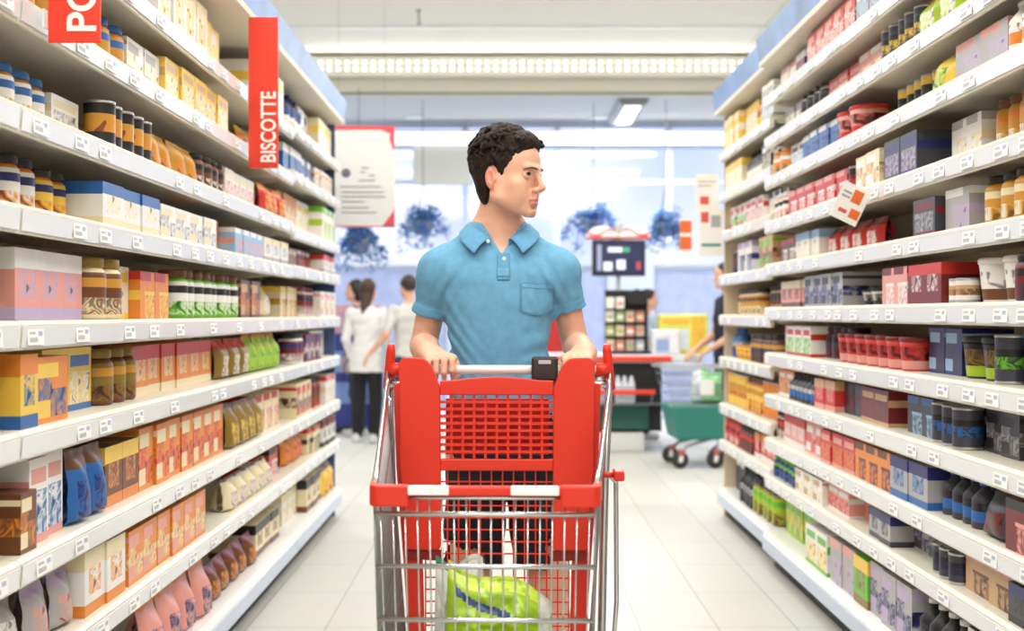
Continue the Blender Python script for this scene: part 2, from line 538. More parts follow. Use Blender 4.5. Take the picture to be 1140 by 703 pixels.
def make_bottle(p, w, h, style):
    c0, c1, c2 = (cmat(x) for x in p[:3]); cap = cmat(p[3] if len(p) > 3 else p[1])
    r = w / 2; b = MB()
    prof = [(r * .9, 0), (r, h * .02), (r, h * .15), (r, h * .38), (r, h * .55), (r * .97, h * .63), (r * .6, h * .76), (r * .36, h * .83), (r * .34, h * .92)]
    b.lathe(prof, None, 16, (0, r, 0), [c0, c0, c1, picmat(p[2], p[0] if p[0] != p[2] else 'W'), c0, c0, c0, c0])
    l = MB(); l.lathe([(r * .4, h * .91), (r * .42, h * .915), (r * .42, h * .99), (r * .38, h), (0, h)], cap, 14, (0, r, 0))
    return [('bottle', b.mesh('bottle'), None), ('cap', l.mesh('cap'), PAL[p[3] if len(p) > 3 else p[1]][0] + ' cap')], 'bottle'

def make_tin(p, w, h, style):
    c0, c1, c2 = (cmat(x) for x in p[:3]); r = w / 2; b = MB()
    metal = mat('tin_metal', rgb(200, 200, 202), .3, metal=.9)
    b.lathe([(r * .93, 0), (r, .004), (r * .97, .008), (r * .97, h * .3), (r * .97, h * .55), (r * .97, h * .7), (r * .97, h - .008), (r, h - .004), (r * .95, h), (r * .92, h - .004), (0, h - .004)],
            None, 18, (0, r, 0), [metal, metal, c1, picmat(p[2], p[0] if p[0] != p[2] else 'W'), c0, c1, metal, metal, metal, metal])
    return [('food_tin', b.mesh('food_tin'), None)], 'tin'

def make_tub(p, w, h, style):
    c0, c1, c2 = (cmat(x) for x in p[:3]); lid = cmat(p[3] if len(p) > 3 else p[1]); r = w / 2; b = MB()
    b.lathe([(r * .8, 0), (r * .83, h * .05), (r * .87, h * .3), (r * .93, h * .7), (r * .96, h * .86)], None, 20, (0, r, 0), [c0, c1, picmat(p[2], p[0] if p[0] != p[2] else 'W'), c0])
    l = MB(); l.lathe([(r * .97, h * .86), (r, h * .87), (r, h * .96), (r * .95, h), (r * .85, h * .985), (0, h * .985)], lid, 20, (0, r, 0))
    return [('food_tub', b.mesh('food_tub'), None), ('lid', l.mesh('lid'), PAL[p[3] if len(p) > 3 else p[1]][0] + ' lid')], 'tub'

def make_bag(p, w, h, style):
    c0, c1, c2 = (cmat(x) for x in p); pic = picmat(p[2], p[0] if p[0] != p[2] else 'W')
    b = MB(); nu, nv = 11, 13; d = min(.13, w * .55)
    rr = random.Random(style * 7 + int(w * 100))
    def prof(v):       # thickness over height, heavy at the bottom, crimped at the top
        return (min(1, v / .08) ** .5) * (1 if v < .45 else max(0.02, 1 - ((v - .45) / .5) ** 1.8)) if v < .95 else .02
    for s in (-1, 1):
        pts = []
        for i in range(nu):
            u = i / (nu - 1)
            for j in range(nv):
                v = j / (nv - 1)
                e = (1 - abs(2 * u - 1) ** 3.0)
                ww = w * (1 - .06 * math.sin(v * PI))
                wr = .006 * math.sin(9 * u + 5 * v + style) * e + rr.uniform(-.002, .002)
                y = d / 2 + s * (d / 2 * prof(v) * (.25 + .75 * e) + wr * (0 if v < .01 or v > .94 else 1) * 1)
                if s > 0: pass
                pts.append(((u - .5) * ww, max(0.0, y), v * h))
        def mf(i, j):
            v = (j + .5) / (nv - 1); u = (i + .5) / (nu - 1)
            if v > .93: return c1
            if v > .72: return c1 if style % 2 else c0
            if v > .62: return c0
            if v > .12: return pic if .15 < u < .85 else c0
            return c0
        b.grid(pts, nu, nv, None, True, mf)
    return [('snack_bag', b.mesh('snack_bag'), None)], 'bag'

MAKERS = {'c': make_carton, 'j': make_jar, 'b': make_bottle, 't': make_tin, 'u': make_tub, 'g': make_bag}
WIDTH = {'c': .15, 'j': .095, 'b': .085, 't': .085, 'u': .13, 'g': .17}

def goods(side, unit_y, zs, unit_name, spec, face_off=0.0, top=2.40, bend=False):
    X = (LX - face_off) if side < 0 else (RX + face_off)
    rot = PI / 2 if side < 0 else -PI / 2
    decks = [.175] + [z + .026 for z in zs]
    roofs = [z - .036 for z in zs] + [top - .04]
    y_lo, y_hi = unit_y
    for lev, line in enumerate(spec):
        room = roofs[lev] - decks[lev]
        row = []
        for gi, item in enumerate(line.split(';')):
            tk = item.split()
            if not tk: continue
            xa, xb = tk[0][:1] + tk[0][1:].split('-', 1)[0], tk[0][1:].split('-', 1)[1]; kind, pal, hf = tk[1], tk[2], float(tk[3])
            fw = float(tk[4]) if len(tk) > 4 else WIDTH[kind]
            off = 1020 * 1.4 if side < 0 else 1245 * 1.4
            ya, yb = sorted(off / abs(566 - float(x)) for x in (xa, xb))
            ya = max(ya, y_lo + .05); yb = min(yb, y_hi - .05)
            span = yb - ya
            if span < fw * .6: continue
            n = max(1, int(round(span / (fw + .008))))
            w = min(span / n - .006, fw * 1.35)
            w = round(w / .005) * .005
            h = round(room * hf / .01) * .01
            rr = random.Random(lev * 100 + gi + side * 17)
            style = (lev * 3 + gi * 5 + len(spec)) % 4
            key = (kind, pal, w, h, style)
            if key not in MESHES:
                MESHES[key] = MAKERS[kind](pal, w, h, style)
            back = rr.choice((0.0, .0, .02, .04, .07))
            for k in range(n):
                row.append((ya + (k + .5) * span / n, key, back + rr.uniform(0, .012), rr.uniform(-.05, .05) if span / n - w > .004 else 0))
        row.sort(key=lambda r: -r[0])
        cnt = {}
        for (y, key, back, tw) in row:
            parts, noun = MESHES[key]
            pal = key[1]
            a, c = PAL[pal[0]][0], PAL[pal[1]][0]
            cap = {'jar': 'lidded', 'tub': 'lidded', 'bottle': 'capped'}.get(noun, 'banded')
            cc = PAL[pal[3]][0] if len(pal) > 3 else c
            desc = '%s %s-printed %s' % (a, c, noun) if cap == 'banded' else '%s %s-%s %s' % (a, cc, cap, noun)
            cnt[noun] = cnt.get(noun, 0) + 1
            lvl = 'base shelf' if lev == 0 else ordinal(lev) + ' shelf up'
            lab = '%s, %s of %s, %s %s from far end' % (desc, lvl, unit_name, ordinal(cnt[noun]), noun)
            nm, me, _ = parts[0]
            o = link(nm, me)
            sx = X - back - .016 if side < 0 else X + back + .016
            o.location = (sx, y, decks[lev] + .0006)
            o.rotation_euler = (0, 0, rot + (tw if noun in ('jar', 'bottle', 'tin', 'tub') else tw * .12))
            tag(o, lab, noun, '%ss on the %s of the %s' % (noun, lvl, unit_name))
            for (pn, pm, pl) in parts[1:]:
                q = link(pn, pm, o)
                if pl: q['label'] = pl

LEFT = [
 "20-62 g GYW .62;62-105 g SWV .72;105-150 g SVW .7;178-246 g PON .78;250-298 g EDO .55;300-333 c CKE .6",
 "18-60 g SVW .8;60-104 g SVP .78;105-148 c WCO .92;152-236 c OPC .85;265-312 g CEV .68;316-334 c RKW .75",
 "18-50 c ECO .62;50-92 c WPB .92;95-135 g BEN .9;135-172 c EYO .78;172-262 c OCR .88;265-300 g HEY .85;302-334 c CRP .8",
 "18-52 c YOB .92;52-88 c OYB .9;88-140 c YBW .95;142-180 j HUEH .9;180-262 c ORC .9;262-292 g HRW .85;292-322 g LOG .92;322-335 j EUTK .8",
 "18-42 t KCN .78;45-120 c PWV .85;121-150 j EUCH .86;150-178 c CYW .82;178-208 c ORY .78;218-279 j WKGE .88;280-300 c ETO .8;302-334 g CYW .75",
 "36-90 j WNOK .86;90-122 j YNOK .84;122-186 c WBC .72;186-246 c WCS .7;246-268 c ORU .82;268-300 c AWP .7;300-334 c WCS .7",
 "30-100 j WBUB .72;100-128 c WCS .6;130-182 t UKO .72;182-238 g UYO .7;238-266 j EKEK .72;268-300 c WCP .7;302-334 g ROY .8",
 "60-166 j UBOB .85;166-200 c WSC .75;200-265 c YTW .8;296-320 g OYE .8;320-334 c BWB .85",
 "120-200 g WYC .8;200-250 c WCY .8;250-272 c YWC .75;300-334 c WYC .8",
]
LEFT_E = [
 "334-350 c CKW .8;350-366 c CKE .75;366-378 g YEO .8",
 "334-352 g OER .8;352-364 c CRK .8;364-378 c WDK .85",
 "334-352 c CRE .85;352-366 j EDRK .8;366-378 c WRC .8",
 "334-346 j DNWK .85;346-362 c MNW .8;362-378 c WAW .85".replace('M', 'D'),
 "334-350 c CYU .8;350-362 j DKWD .85;362-378 c WPC .75",
 "334-350 c TWE .85;350-364 c DWR .85;364-378 c WRS .85",
 "330-350 c UOW .85;350-362 c WYC .85;362-378 c WGL .85",
 "330-348 c BWN .88;348-360 c NWB .85;360-378 c WOT .75",
 "316-336 c WYC .82;336-350 b NWBN .85;350-362 c WBN .8;362-378 c CYW .8",
]
RIGHT = [
 "845-892 c LGY .8 .11;892-916 c WGY .78;918-944 c SPV .8;944-960 c GYH .82;960-1008 c SVN .85;1010-1058 b KWZW .8;1060-1100 c ZWN .8",
 "850-880 j NGBG .85;880-910 c WTC .86;910-934 c PWR .86;934-958 c PRE .85;960-985 c SNZ .86;985-1022 c SZN .86;1024-1054 t KZN .8;1056-1112 c TPE .92;1114-1150 c ZNK .85",
 "850-862 j ERWK .85;862-886 c PRW .86;886-908 c PWR .9;908-944 c RPO .9;944-984 c OED .85;985-1026 c SNB .9;1028-1072 b ZBKB .88;1074-1110 g ZUD .9;1110-1150 c DKP .9",
 "850-870 c OWT .85;870-900 b ZBWK .85;900-922 c RTP .9;922-944 c KZD .88;944-976 c DTE .85;990-1022 c ZBA .88;1022-1060 t KZB .85;1060-1098 c ZKS .85;1098-1150 g TCS .88",
 "850-866 c RGW .85;866-892 c WRG .85;892-920 j ZKDK .86;920-1000 u RPDD .72;1002-1036 c NAZ .88;1038-1082 u KLHK .8;1084-1100 t KZG .85;1100-1126 c NAK .9;1126-1150 c CSZ .6",
 "850-884 c PCE .84;884-926 c SZN .86;926-962 u WKKK .4;975-1004 c PDW .85;1004-1042 c DRD .82;1042-1062 t TWE .5;1062-1112 u WEWW .82 .17;1112-1150 j DKZK .85",
 "850-870 c ERW .8;870-895 c WAC .84;895-946 g RDW .85;1008-1034 c ZDS .8;1036-1062 c SWV .82;1072-1124 j UCUK .9;1126-1150 b OWRK .92",
 "850-868 j WKPW .8;868-930 c RPW .74;930-945 t DKR .75;945-974 c CWT .8;976-1012 c ZNV .82;1024-1056 c WSC .86;1064-1106 j UOUE .9;1112-1150 j UEOE .9",
 "850-866 j OWTO .8;866-882 c WNA .84;882-922 c BWN .86;922-946 u PRDR .82;965-1020 t KYZ .84;1020-1046 g YLG .85;1046-1104 c SPV .8;1106-1150 b WOWW .95",
 "850-874 c WSC .84;874-898 j KZWK .88;898-930 c RPW .82;930-956 c PWC .84;964-1008 t KZY .84;1008-1056 g LYW .85;1056-1100 c WGA .8",
 "850-872 c WPC .85;872-892 c NWR .85;892-946 c RPW .88;946-990 c SWA .85",
]
RIGHT_E = [
 "795-812 c KWZ .8;812-826 b KZWK .85;826-850 j LGHK .8",
 "795-812 j RDRR .85;812-826 j ERDK .8;826-850 c ROW .8",
 "795-815 t UYO .85;815-832 j YUOE .88;832-850 t UOY .88",
 "795-806 b BNWB .9;806-824 u YUOU .4;824-850 j ZUEK .8",
 "795-808 j CETK .85;808-828 j UECK .8;828-850 j EZCK .85",
 "795-808 t EKN .7;808-822 c WVN .85;822-834 c VWB .85;834-850 c TGE .8",
 "795-812 c WRG .8;812-830 c WRP .8;830-850 c WKC .8",
 "795-815 c CYW .8;815-832 b KWSK .85;832-850 c KWC .8",
 "795-812 c YCW .8;812-826 c CYW .8;826-838 b OYEK .8;838-850 c WSA .8",
]
SLIVER = ["-150-14 g SWV .7", "-150--70 c WCO .85;-70-14 g SVW .8", "-150--60 c EYO .8;-60-14 c ECO .62", "-150--60 c YOB .9;-60-14 c ROR .9", "-150--60 j EUCH .85;-60-14 c KCN .8",
          "-150--60 c WCS .7;-60-14 c EWT .8", "-150--60 t UKO .7;-60-14 c WEC .75", "-150-10 c YTW .8", "-150-10 c WYC .8"]
NEAR = ["1100-1290 c ZWN .8", "1150-1290 c ZNK .85", "1152-1290 c DKP .9", "1152-1290 t KZS .85", "1152-1290 c CSZ .6", "1152-1290 j DKZK .85", "1152-1290 b OWRK .92",
        "1152-1290 j UEOE .9", "1152-1290 b WOWW .95", "1102-1290 c WGA .8", "1000-1290 c SWA .85"]
RIGHT = [a + ';' + b_ for a, b_ in zip(RIGHT, NEAR)]
goods(-1, (1.4, JL0), LZ, 'nearest bay', SLIVER)
goods(-1, (JL0, JL), LZ, 'long biscuit bay', LEFT)
goods(-1, (JL, JE), LZ_E, 'end bay near poster', LEFT_E)
goods(1, (2.0, JR), RZ, 'long dark-pack bay', RIGHT, top=2.45)
goods(1, (JR, JE), RZ_E, 'end bay near trolley', RIGHT_E, face_off=.03, top=2.45)

# red category signs standing out from the left shelves -----------------
M_SIGN = mat('red_sign_board', rgb(238, 62, 40), .45)
M_LETTER = mat('white_lettering', rgb(250, 250, 248), .5)
def blade_sign(y, z0, z1, text, label, tsize, tz):
    w = .113
    x0 = LX + .020
    t = thing('hanging_sign', label, 'sign', (x0 + w / 2 + .004, y, z0))
    b = MB(); b.box(-w / 2, w / 2, 0, .008, 0, z1 - z0, M_SIGN, .002); b.build('board', t)
    for zl in (1.865, 2.085):
        b = MB(); b.box(-w / 2 - .0045, -w / 2 - .0005, -.02, .028, zl - z0 - .028, zl - z0 + .012, M_WHITE); b.build('bracket', t)
    cu = bpy.data.curves.new('lettering', 'FONT')
    cu.body = text; cu.size = tsize; cu.extrude = .0008; cu.offset = .0016
    cu.materials.append(M_LETTER)
    o = bpy.data.objects.new('lettering', cu); COL.objects.link(o)
    dg = bpy.context.evaluated_depsgraph_get()
    me = bpy.data.meshes.new_from_object(o.evaluated_get(dg))
    bpy.data.objects.remove(o)
    q = link('lettering', me, t)
    # text runs upwards, facing the near end of the aisle
    q.rotation_euler = Matrix(((0, -1, 0), (0, 0, -1), (1, 0, 0))).to_euler()
    q.scale = (.76 if len(text) > 3 else 1, 1, 1)
    q.location = (w / 2 - .010, -.0012, tz)
    return t
blade_sign(4.82, 1.78, 2.36, 'BISCOTTE', 'tall red hanging sign with white upright lettering BISCOTTE on shelving edge', .080, .02)
blade_sign(2.72, 1.808, 2.36, 'PO', 'red hanging sign cut off by the picture top with white letters PO', .088, .02)

# price flags clipped to the right shelves --------------------------------
def flag(x, y, z, w, h, tilt, cols, label):
    t = thing('price_flag', label, 'price flag', (x, y, z))
    b = MB(); b.box(-w / 2, w / 2, 0, .003, -h / 2, h / 2, mat('flag_card', rgb(246, 242, 236), .5)); c = b.build('card', t)
    for (xa, xb, za, zb, m_) in cols:
        b = MB(); b.box(xa * w, xb * w, -.0012, -.0002, za * h, zb * h, m_)
        p = b.build('printed_patch', t); p.rotation_euler = (0, tilt, 0)
    b = MB(); b.tube([(w / 2 - .002, .0015, 0), (RX - .008 - x, .0015, .0)], .003, M_WHITEP, 6); b.build('clip', t)
    c.rotation_euler = (0, tilt, 0)
    return t
MO = mat('print_orange_hot', rgb(236, 110, 50), .5); MR = mat('print_red_soft', rgb(222, 90, 84), .5); MT = mat('print_teal', rgb(60, 150, 130), .5); MG = mat('print_greyline', rgb(170, 170, 178), .5)
flag(RX - .07, 4.32, 1.60, .10, .13, .45, [(-.05, .3, .05, .4, MO), (.1, .45, -.35, -.1, MO), (-.4, -.1, .1, .16, MG), (-.4, -.1, .22, .28, MG), (-.3, .0, -.3, -.2, MR)],
     'tilted white price flag with orange patches halfway along the dark-pack shelving')
flag(RX - .07, 7.45, 1.93, .13, .24, 0, [(-.3, .1, -.25, -.05, MR), (-.4, .4, .3, .33, MG), (-.4, .2, .2, .23, MG)], 'white price flag with faint red mark at end bay top')
flag(RX - .06, 7.35, 1.70, .14, .28, 0, [(-.42, -.1, .2, .42, MR), (-.4, .4, -.3, -.24, MT), (0, .4, .1, .35, MG)], 'white price flag with red disc and teal line at end bay')
flag(RX - .19, 7.48, 1.685, .07, .2, 0, [(-.5, .5, .1, .45, MO), (-.5, .5, -.4, -.02, MO)], 'narrow orange and white price flag farthest out into the aisle')
# ------------------------------------------------------------------ implicit surfaces
def V(*a): return np.array(a, dtype=np.float32)

class Field:
    def __init__(s, lo, hi, h, fine=None):
        """fine: per axis a list of (start, step) pieces replacing the even spacing"""
        s.h = h
        s.ax = [np.arange(lo[i], hi[i] + h, h, dtype=np.float32) for i in range(3)]
        if fine:
            for i in range(3):
                out = []; pos = lo[i]; segs = fine[i]
                for j, (st, dx) in enumerate(segs):
                    end = segs[j + 1][0] if j + 1 < len(segs) else hi[i]
                    n = max(1, int(round((end - pos) / dx))); out += [pos + (end - pos) * q / n for q in range(n)]; pos = end
                s.ax[i] = np.array(out + [hi[i]], np.float32)
        s.F = np.full([len(a) for a in s.ax], 0.06, dtype=np.float32)
    def sl(s, lo, hi):
        out = []
        for i in range(3):
            a = int(np.clip(np.searchsorted(s.ax[i], lo[i]), 0, len(s.ax[i])))
            c = int(np.clip(np.searchsorted(s.ax[i], hi[i]), 0, len(s.ax[i])))
            out.append(slice(a, c))
        return tuple(out)
    def apply(s, lo, hi, fn, k=0.01, op='u', pad=0.07):
        sl = s.sl([lo[i] - pad for i in range(3)], [hi[i] + pad for i in range(3)])
        if any(q.stop <= q.start for q in sl): return
        X = s.ax[0][sl[0]][:, None, None]; Y = s.ax[1][sl[1]][None, :, None]; Z = s.ax[2][sl[2]][None, None, :]
        d = fn(X, Y, Z).astype(np.float32)
        A = s.F[sl]
        if op == 'u':
            h = np.maximum(k - np.abs(A - d), 0) / max(k, 1e-6)
            s.F[sl] = np.minimum(A, d) - h * h * k * .25
        elif op == 'sub':
            d = -d
            h = np.maximum(k - np.abs(A - d), 0) / max(k, 1e-6)
            s.F[sl] = np.maximum(A, d) + h * h * k * .25
        elif op == 'int':
            h = np.maximum(k - np.abs(A - d), 0) / max(k, 1e-6)
            s.F[sl] = np.maximum(A, d) + h * h * k * .25
        elif op == 'add':
            s.F[sl] = A + d
    def cap(s, a, b, ra, rb, k=0.01, op='u', pad=0.07):
        a = np.array(a, np.float32); b = np.array(b, np.float32); ba = b - a; L = float(ba @ ba) + 1e-12
        r = max(ra, rb)
        def fn(X, Y, Z):
            px, py, pz = X - a[0], Y - a[1], Z - a[2]
            t = np.clip((px * ba[0] + py * ba[1] + pz * ba[2]) / L, 0, 1)
            return np.sqrt((px - t * ba[0]) ** 2 + (py - t * ba[1]) ** 2 + (pz - t * ba[2]) ** 2) - (ra + (rb - ra) * t)
        s.apply(np.minimum(a, b) - r, np.maximum(a, b) + r, fn, k, op, pad)
    def ell(s, c, r, R=None, k=0.01, op='u', pad=0.07):
        c = np.array(c, np.float32); r = np.array(r, np.float32); m = float(max(r))
        R_ = None if R is None else np.array(R, np.float32)
        def fn(X, Y, Z):
            px, py, pz = X - c[0], Y - c[1], Z - c[2]
            if R_ is not None:
                px, py, pz = (R_[0, 0] * px + R_[1, 0] * py + R_[2, 0] * pz, R_[0, 1] * px + R_[1, 1] * py + R_[2, 1] * pz, R_[0, 2] * px + R_[1, 2] * py + R_[2, 2] * pz)
            k0 = np.sqrt((px / r[0]) ** 2 + (py / r[1]) ** 2 + (pz / r[2]) ** 2)
            k1 = np.sqrt((px / r[0] ** 2) ** 2 + (py / r[1] ** 2) ** 2 + (pz / r[2] ** 2) ** 2) + 1e-9
            return k0 * (k0 - 1) / k1
        s.apply(c - m, c + m, fn, k, op, pad)
    def loft(s, secs, k=0.01, op='u', pad=0.07, p=2.3):
        """secs: (z, cx, cy, a, b) rising; superellipse sections"""
        S = np.array(sorted(secs), np.float32)
        z0, z1 = S[0, 0], S[-1, 0]
        def fn(X, Y, Z):
            zz = np.clip(Z, z0, z1)
            q = [smooth_interp(zz.ravel(), S[:, 0], S[:, i]).reshape(zz.shape) for i in (1, 2, 3, 4)]
            e = (np.abs((X - q[0]) / q[2]) ** p + np.abs((Y - q[1]) / q[3]) ** p) ** (1 / p)
            d = (e - 1) * np.minimum(q[2], q[3])
            dz = np.maximum(z0 - Z, Z - z1)
            return np.where(dz > 0, np.sqrt(np.maximum(d, 0) ** 2 + dz ** 2) + np.minimum(d, 0) * 0, np.maximum(d, dz))
        m = float(max(S[:, 3].max(), S[:, 4].max()))
        s.apply((S[:, 1].min() - m, S[:, 2].min() - m, z0), (S[:, 1].max() + m, S[:, 2].max() + m, z1), fn, k, op, pad)
    def sample(s, P):
        P = np.asarray(P, np.float32)
        idx = []; fr = []
        for i in range(3):
            t = np.interp(P[:, i], s.ax[i], np.arange(len(s.ax[i])))
            t = np.clip(t, 0, len(s.ax[i]) - 1.001)
            q = t.astype(int); idx.append(q); fr.append(t - q)
        out = 0
        for dx in (0, 1):
            for dy in (0, 1):
                for dz in (0, 1):
                    w = (fr[0] if dx else 1 - fr[0]) * (fr[1] if dy else 1 - fr[1]) * (fr[2] if dz else 1 - fr[2])
                    out = out + w * s.F[idx[0] + dx, idx[1] + dy, idx[2] + dz]
        return out
    def front_y(s, x, z, y0, y1, off=0.0):
        """first surface met going from y0 to y1"""
        ys = np.linspace(y0, y1, 240)
        f = s.sample(np.stack([np.full(240, x), ys, np.full(240, z)], 1)) - off
        w = np.where(f < 0)[0]
        if len(w) == 0: return y1
        i = w[0]
        if i == 0: return y0
        return float(ys[i - 1] + (ys[i] - ys[i - 1]) * f[i - 1] / (f[i - 1] - f[i]))
    def push_out(s, pts, off, step=0.002, n=60):
        P = np.array(pts, np.float32); e = s.h
        for _ in range(n):
            f = s.sample(P); m = f < off
            if not m.any(): break
            G = np.stack([s.sample(P + V(*(e if i == j else 0 for j in range(3)))) - s.sample(P - V(*(e if i == j else 0 for j in range(3)))) for i in range(3)], 1)
            G /= np.linalg.norm(G, axis=1, keepdims=True) + 1e-9
            P[m] += G[m] * np.minimum(step, (off - f[m]))[:, None].clip(2e-4)
        return P
    def mesh(s, name, mats, matf=None, relax=1, tint=None):
        F = s.F; nx, ny, nz = F.shape
        I = F < 0
        cnt = np.zeros((nx - 1, ny - 1, nz - 1), np.uint8)
        for dx in (0, 1):
            for dy in (0, 1):
                for dz in (0, 1):
                    cnt += I[dx:nx - 1 + dx, dy:ny - 1 + dy, dz:nz - 1 + dz]
        cells = np.argwhere((cnt > 0) & (cnt < 8))
        ids = np.full(cnt.shape, -1, np.int32); ids[tuple(cells.T)] = np.arange(len(cells))
        acc = np.zeros((len(cells), 3)); num = np.zeros(len(cells))
        ci, cj, ck = cells.T
        for a in range(3):
            for u in (0, 1):
                for v in (0, 1):
                    o = [0, 0, 0]; o[(a + 1) % 3] = u; o[(a + 2) % 3] = v
                    f0 = F[ci + o[0], cj + o[1], ck + o[2]]
                    o2 = list(o); o2[a] = 1
                    f1 = F[ci + o2[0], cj + o2[1], ck + o2[2]]
                    m = (f0 < 0) != (f1 < 0)
                    t = np.where(m, f0 / np.where(m, f0 - f1, 1), 0)
                    p = np.tile(np.array(o, float), (len(cells), 1)); p[:, a] += t
                    acc[m] += p[m]; num[m] += 1
        pos = cells + acc / num[:, None]
        pos = np.stack([np.interp(pos[:, i], np.arange(len(s.ax[i])), s.ax[i]) for i in range(3)], 1)
        quads = []
        for a in range(3):
            b_, c_ = (a + 1) % 3, (a + 2) % 3
            s0 = [slice(None)] * 3; s1 = [slice(None)] * 3
            s0[a] = slice(0, -1); s1[a] = slice(1, None)
            E = I[tuple(s0)] != I[tuple(s1)]
            e = np.argwhere(E)
            e = e[(e[:, b_] > 0) & (e[:, c_] > 0) & (e[:, b_] < F.shape[b_] - 1) & (e[:, c_] < F.shape[c_] - 1)]
            if len(e) == 0: continue
            flip = I[tuple(e.T)]
            def cell(db, dc):
                q = e.copy(); q[:, b_] -= db; q[:, c_] -= dc
                return ids[tuple(q.T)]
            q = np.stack([cell(1, 1), cell(0, 1), cell(0, 0), cell(1, 0)], 1)
            q[~flip] = q[~flip][:, ::-1]
            quads.append(q)
        Q = np.concatenate(quads)
        # light smoothing
        for _ in range(relax):
            A = np.zeros_like(pos); N = np.zeros(len(pos))
            for i in range(4):
                for j in (1, 3):
                    np.add.at(A, Q[:, i], pos[Q[:, (i + j) % 4]]); np.add.at(N, Q[:, i], 1)
            pos = pos * .5 + .5 * A / np.maximum(N, 1)[:, None]
        me = bpy.data.meshes.new(name)
        me.vertices.add(len(pos)); me.vertices.foreach_set('co', pos.astype(np.float32).ravel())
        me.loops.add(len(Q) * 4); me.loops.foreach_set('vertex_index', Q.astype(np.int32).ravel())
        me.polygons.add(len(Q)); me.polygons.foreach_set('loop_start', np.arange(0, len(Q) * 4, 4, dtype=np.int32))
        for m_ in mats: me.materials.append(m_)
        me.update(calc_edges=True)
        me.polygons.foreach_set('use_smooth', np.ones(len(Q), bool))
        if matf is not None:
            cen = pos[Q].mean(1)
            me.polygons.foreach_set('material_index', matf(cen).astype(np.int32))
        if tint is not None:
            at = me.attributes.new('tint', 'FLOAT_COLOR', 'POINT')
            at.data.foreach_set('color', tint(pos).astype(np.float32).ravel())
        me.update()
        return me

def smooth_interp(x, xp, fp):
    i = np.clip(np.searchsorted(xp, x) - 1, 0, len(xp) - 2)
    m = np.gradient(fp, xp)
    h = xp[i + 1] - xp[i]; t = (x - xp[i]) / h
    return ((2 * t ** 3 - 3 * t ** 2 + 1) * fp[i] + (t ** 3 - 2 * t ** 2 + t) * h * m[i] + (-2 * t ** 3 + 3 * t ** 2) * fp[i + 1] + (t ** 3 - t ** 2) * h * m[i + 1]).astype(np.float32)

def frame(yaw, pitch=0.0, roll=0.0):
    """columns: right-hand side of the head (its own), forward, up.  yaw 0 looks to -Y; positive turns to +X"""
    f = np.array([math.sin(yaw), -math.cos(yaw), 0.0]); u = np.array([0, 0, 1.0])
    f2 = f * math.cos(pitch) + u * math.sin(pitch); u2 = u * math.cos(pitch) - f * math.sin(pitch)
    r = np.cross(f2, u2)
    r3 = r * math.cos(roll) + u2 * math.sin(roll); u3 = u2 * math.cos(roll) - r * math.sin(roll)
    return np.stack([r3, f2, u3], 1)

def build_head(F, o, R, sc=1.0, detail=True, feminine=False):
    o = np.array(o, float)
    def P(x, y, z): return o + R @ (np.array([x, y, z]) * sc)
    def E(c, r, k=.01, op='u', rot=None): F.ell(P(*c), np.array(r) * sc, R if rot is None else R @ rot, k * sc, op)
    def C(a, b, ra, rb, k=.01, op='u'): F.cap(P(*a), P(*b), ra * sc, rb * sc, k * sc, op)
    E((0, -.020, .036), (.073, .093, .083), .001)                      # cranium
    E((0, .040, .040), (.056, .047, .058), .03)                        # forehead
    E((0, .020, -.035), (.057, .056, .074), .03)                       # face
    for s in (-1, 1):
        C((s * .052, -.008, -.058), (s * .028, .048, -.095), .0135, .012, .02)   # jaw line
        C((s * .056, -.006, -.02), (s * .053, -.008, -.056), .013, .0135, .025)
        E((s * .043, .052, -.026), (.019, .017, .015), .022)           # cheekbone
        E((s * .038, .042, -.055), (.018, .026, .028), .03)            # cheek
    C((-.011, .066, -.1005), (.011, .066, -.1005), .0150, .0150, .018)    # chin
    E((0, .062, -.07), (.030, .020, .028), .02)                        # mouth mound
    if not detail:
        C((0, .080, .0), (0, .102, -.040), .008, .012, .012)
        for s in (-1, 1): E((s * .075, -.008, -.015), (.009, .02, .032), .01)
        return P
    C((-.034, .077, .020), (-.008, .088, .017), .009, .0085, .012)     # brow
    C((.034, .077, .020), (.008, .088, .017), .009, .0085, .012)
    for s in (-1, 1):
        E((s * .031, .0975, .001), (.018, .0165, .0110), .014, 'sub')   # sockets
    C((0, .085, .014), (0, .1040, -.030), .0068, .0085, .010)          # nose bridge
    E((0, .1055, -.0355), (.0092, .0100, .0084), .009)                 # nose tip
    for s in (-1, 1):
        E((s * .0120, .0925, -.0405), (.0058, .0105, .0068), .008)     # wing
        E((s * .0058, .0980, -.0478), (.0030, .0045, .0028), .003, 'sub')
    C((0, .093, -.0475), (0, .0850, -.060), .0040, .0052, .007)        # philtrum
    C((-.018, .0795, -.0670), (.018, .0795, -.0670), .0044, .0046, .005)   # upper lip
    E((0, .0850, -.0660), (.010, .0052, .0040), .004)
    E((0, .0820, -.0775), (.0200, .0070, .0056), .005)                 # lower lip
    for s in (-1, 1):                                                   # line between the lips
        C((0, .0900, -.0718), (s * .010, .0885, -.0720), .0015, .0015, .003, 'sub')
        C((s * .010, .0885, -.0720), (s * .0220, .0815, -.0726), .0015, .0012, .003, 'sub')
    E((0, .0835, -.0885), (.015, .0070, .004), .010, 'sub')
    for s in (-1, 1):                                                   # ears
        rot = np.array(Matrix.Rotation(s * -.30, 3, 'Z') @ Matrix.Rotation(.16, 3, 'X'))
        E((s * .0735, -.019, -.008), (.0060, .0175, .0300), .005, 'u', rot)
        E((s * .0695, -.013, -.032), (.0062, .0085, .009), .006)
        E((s * .0800, -.0135, -.008), (.0052, .0090, .0160), .004, 'sub', rot)
        E((s * .0745, -.002, -.012), (.0038, .004, .007), .004)
    return P

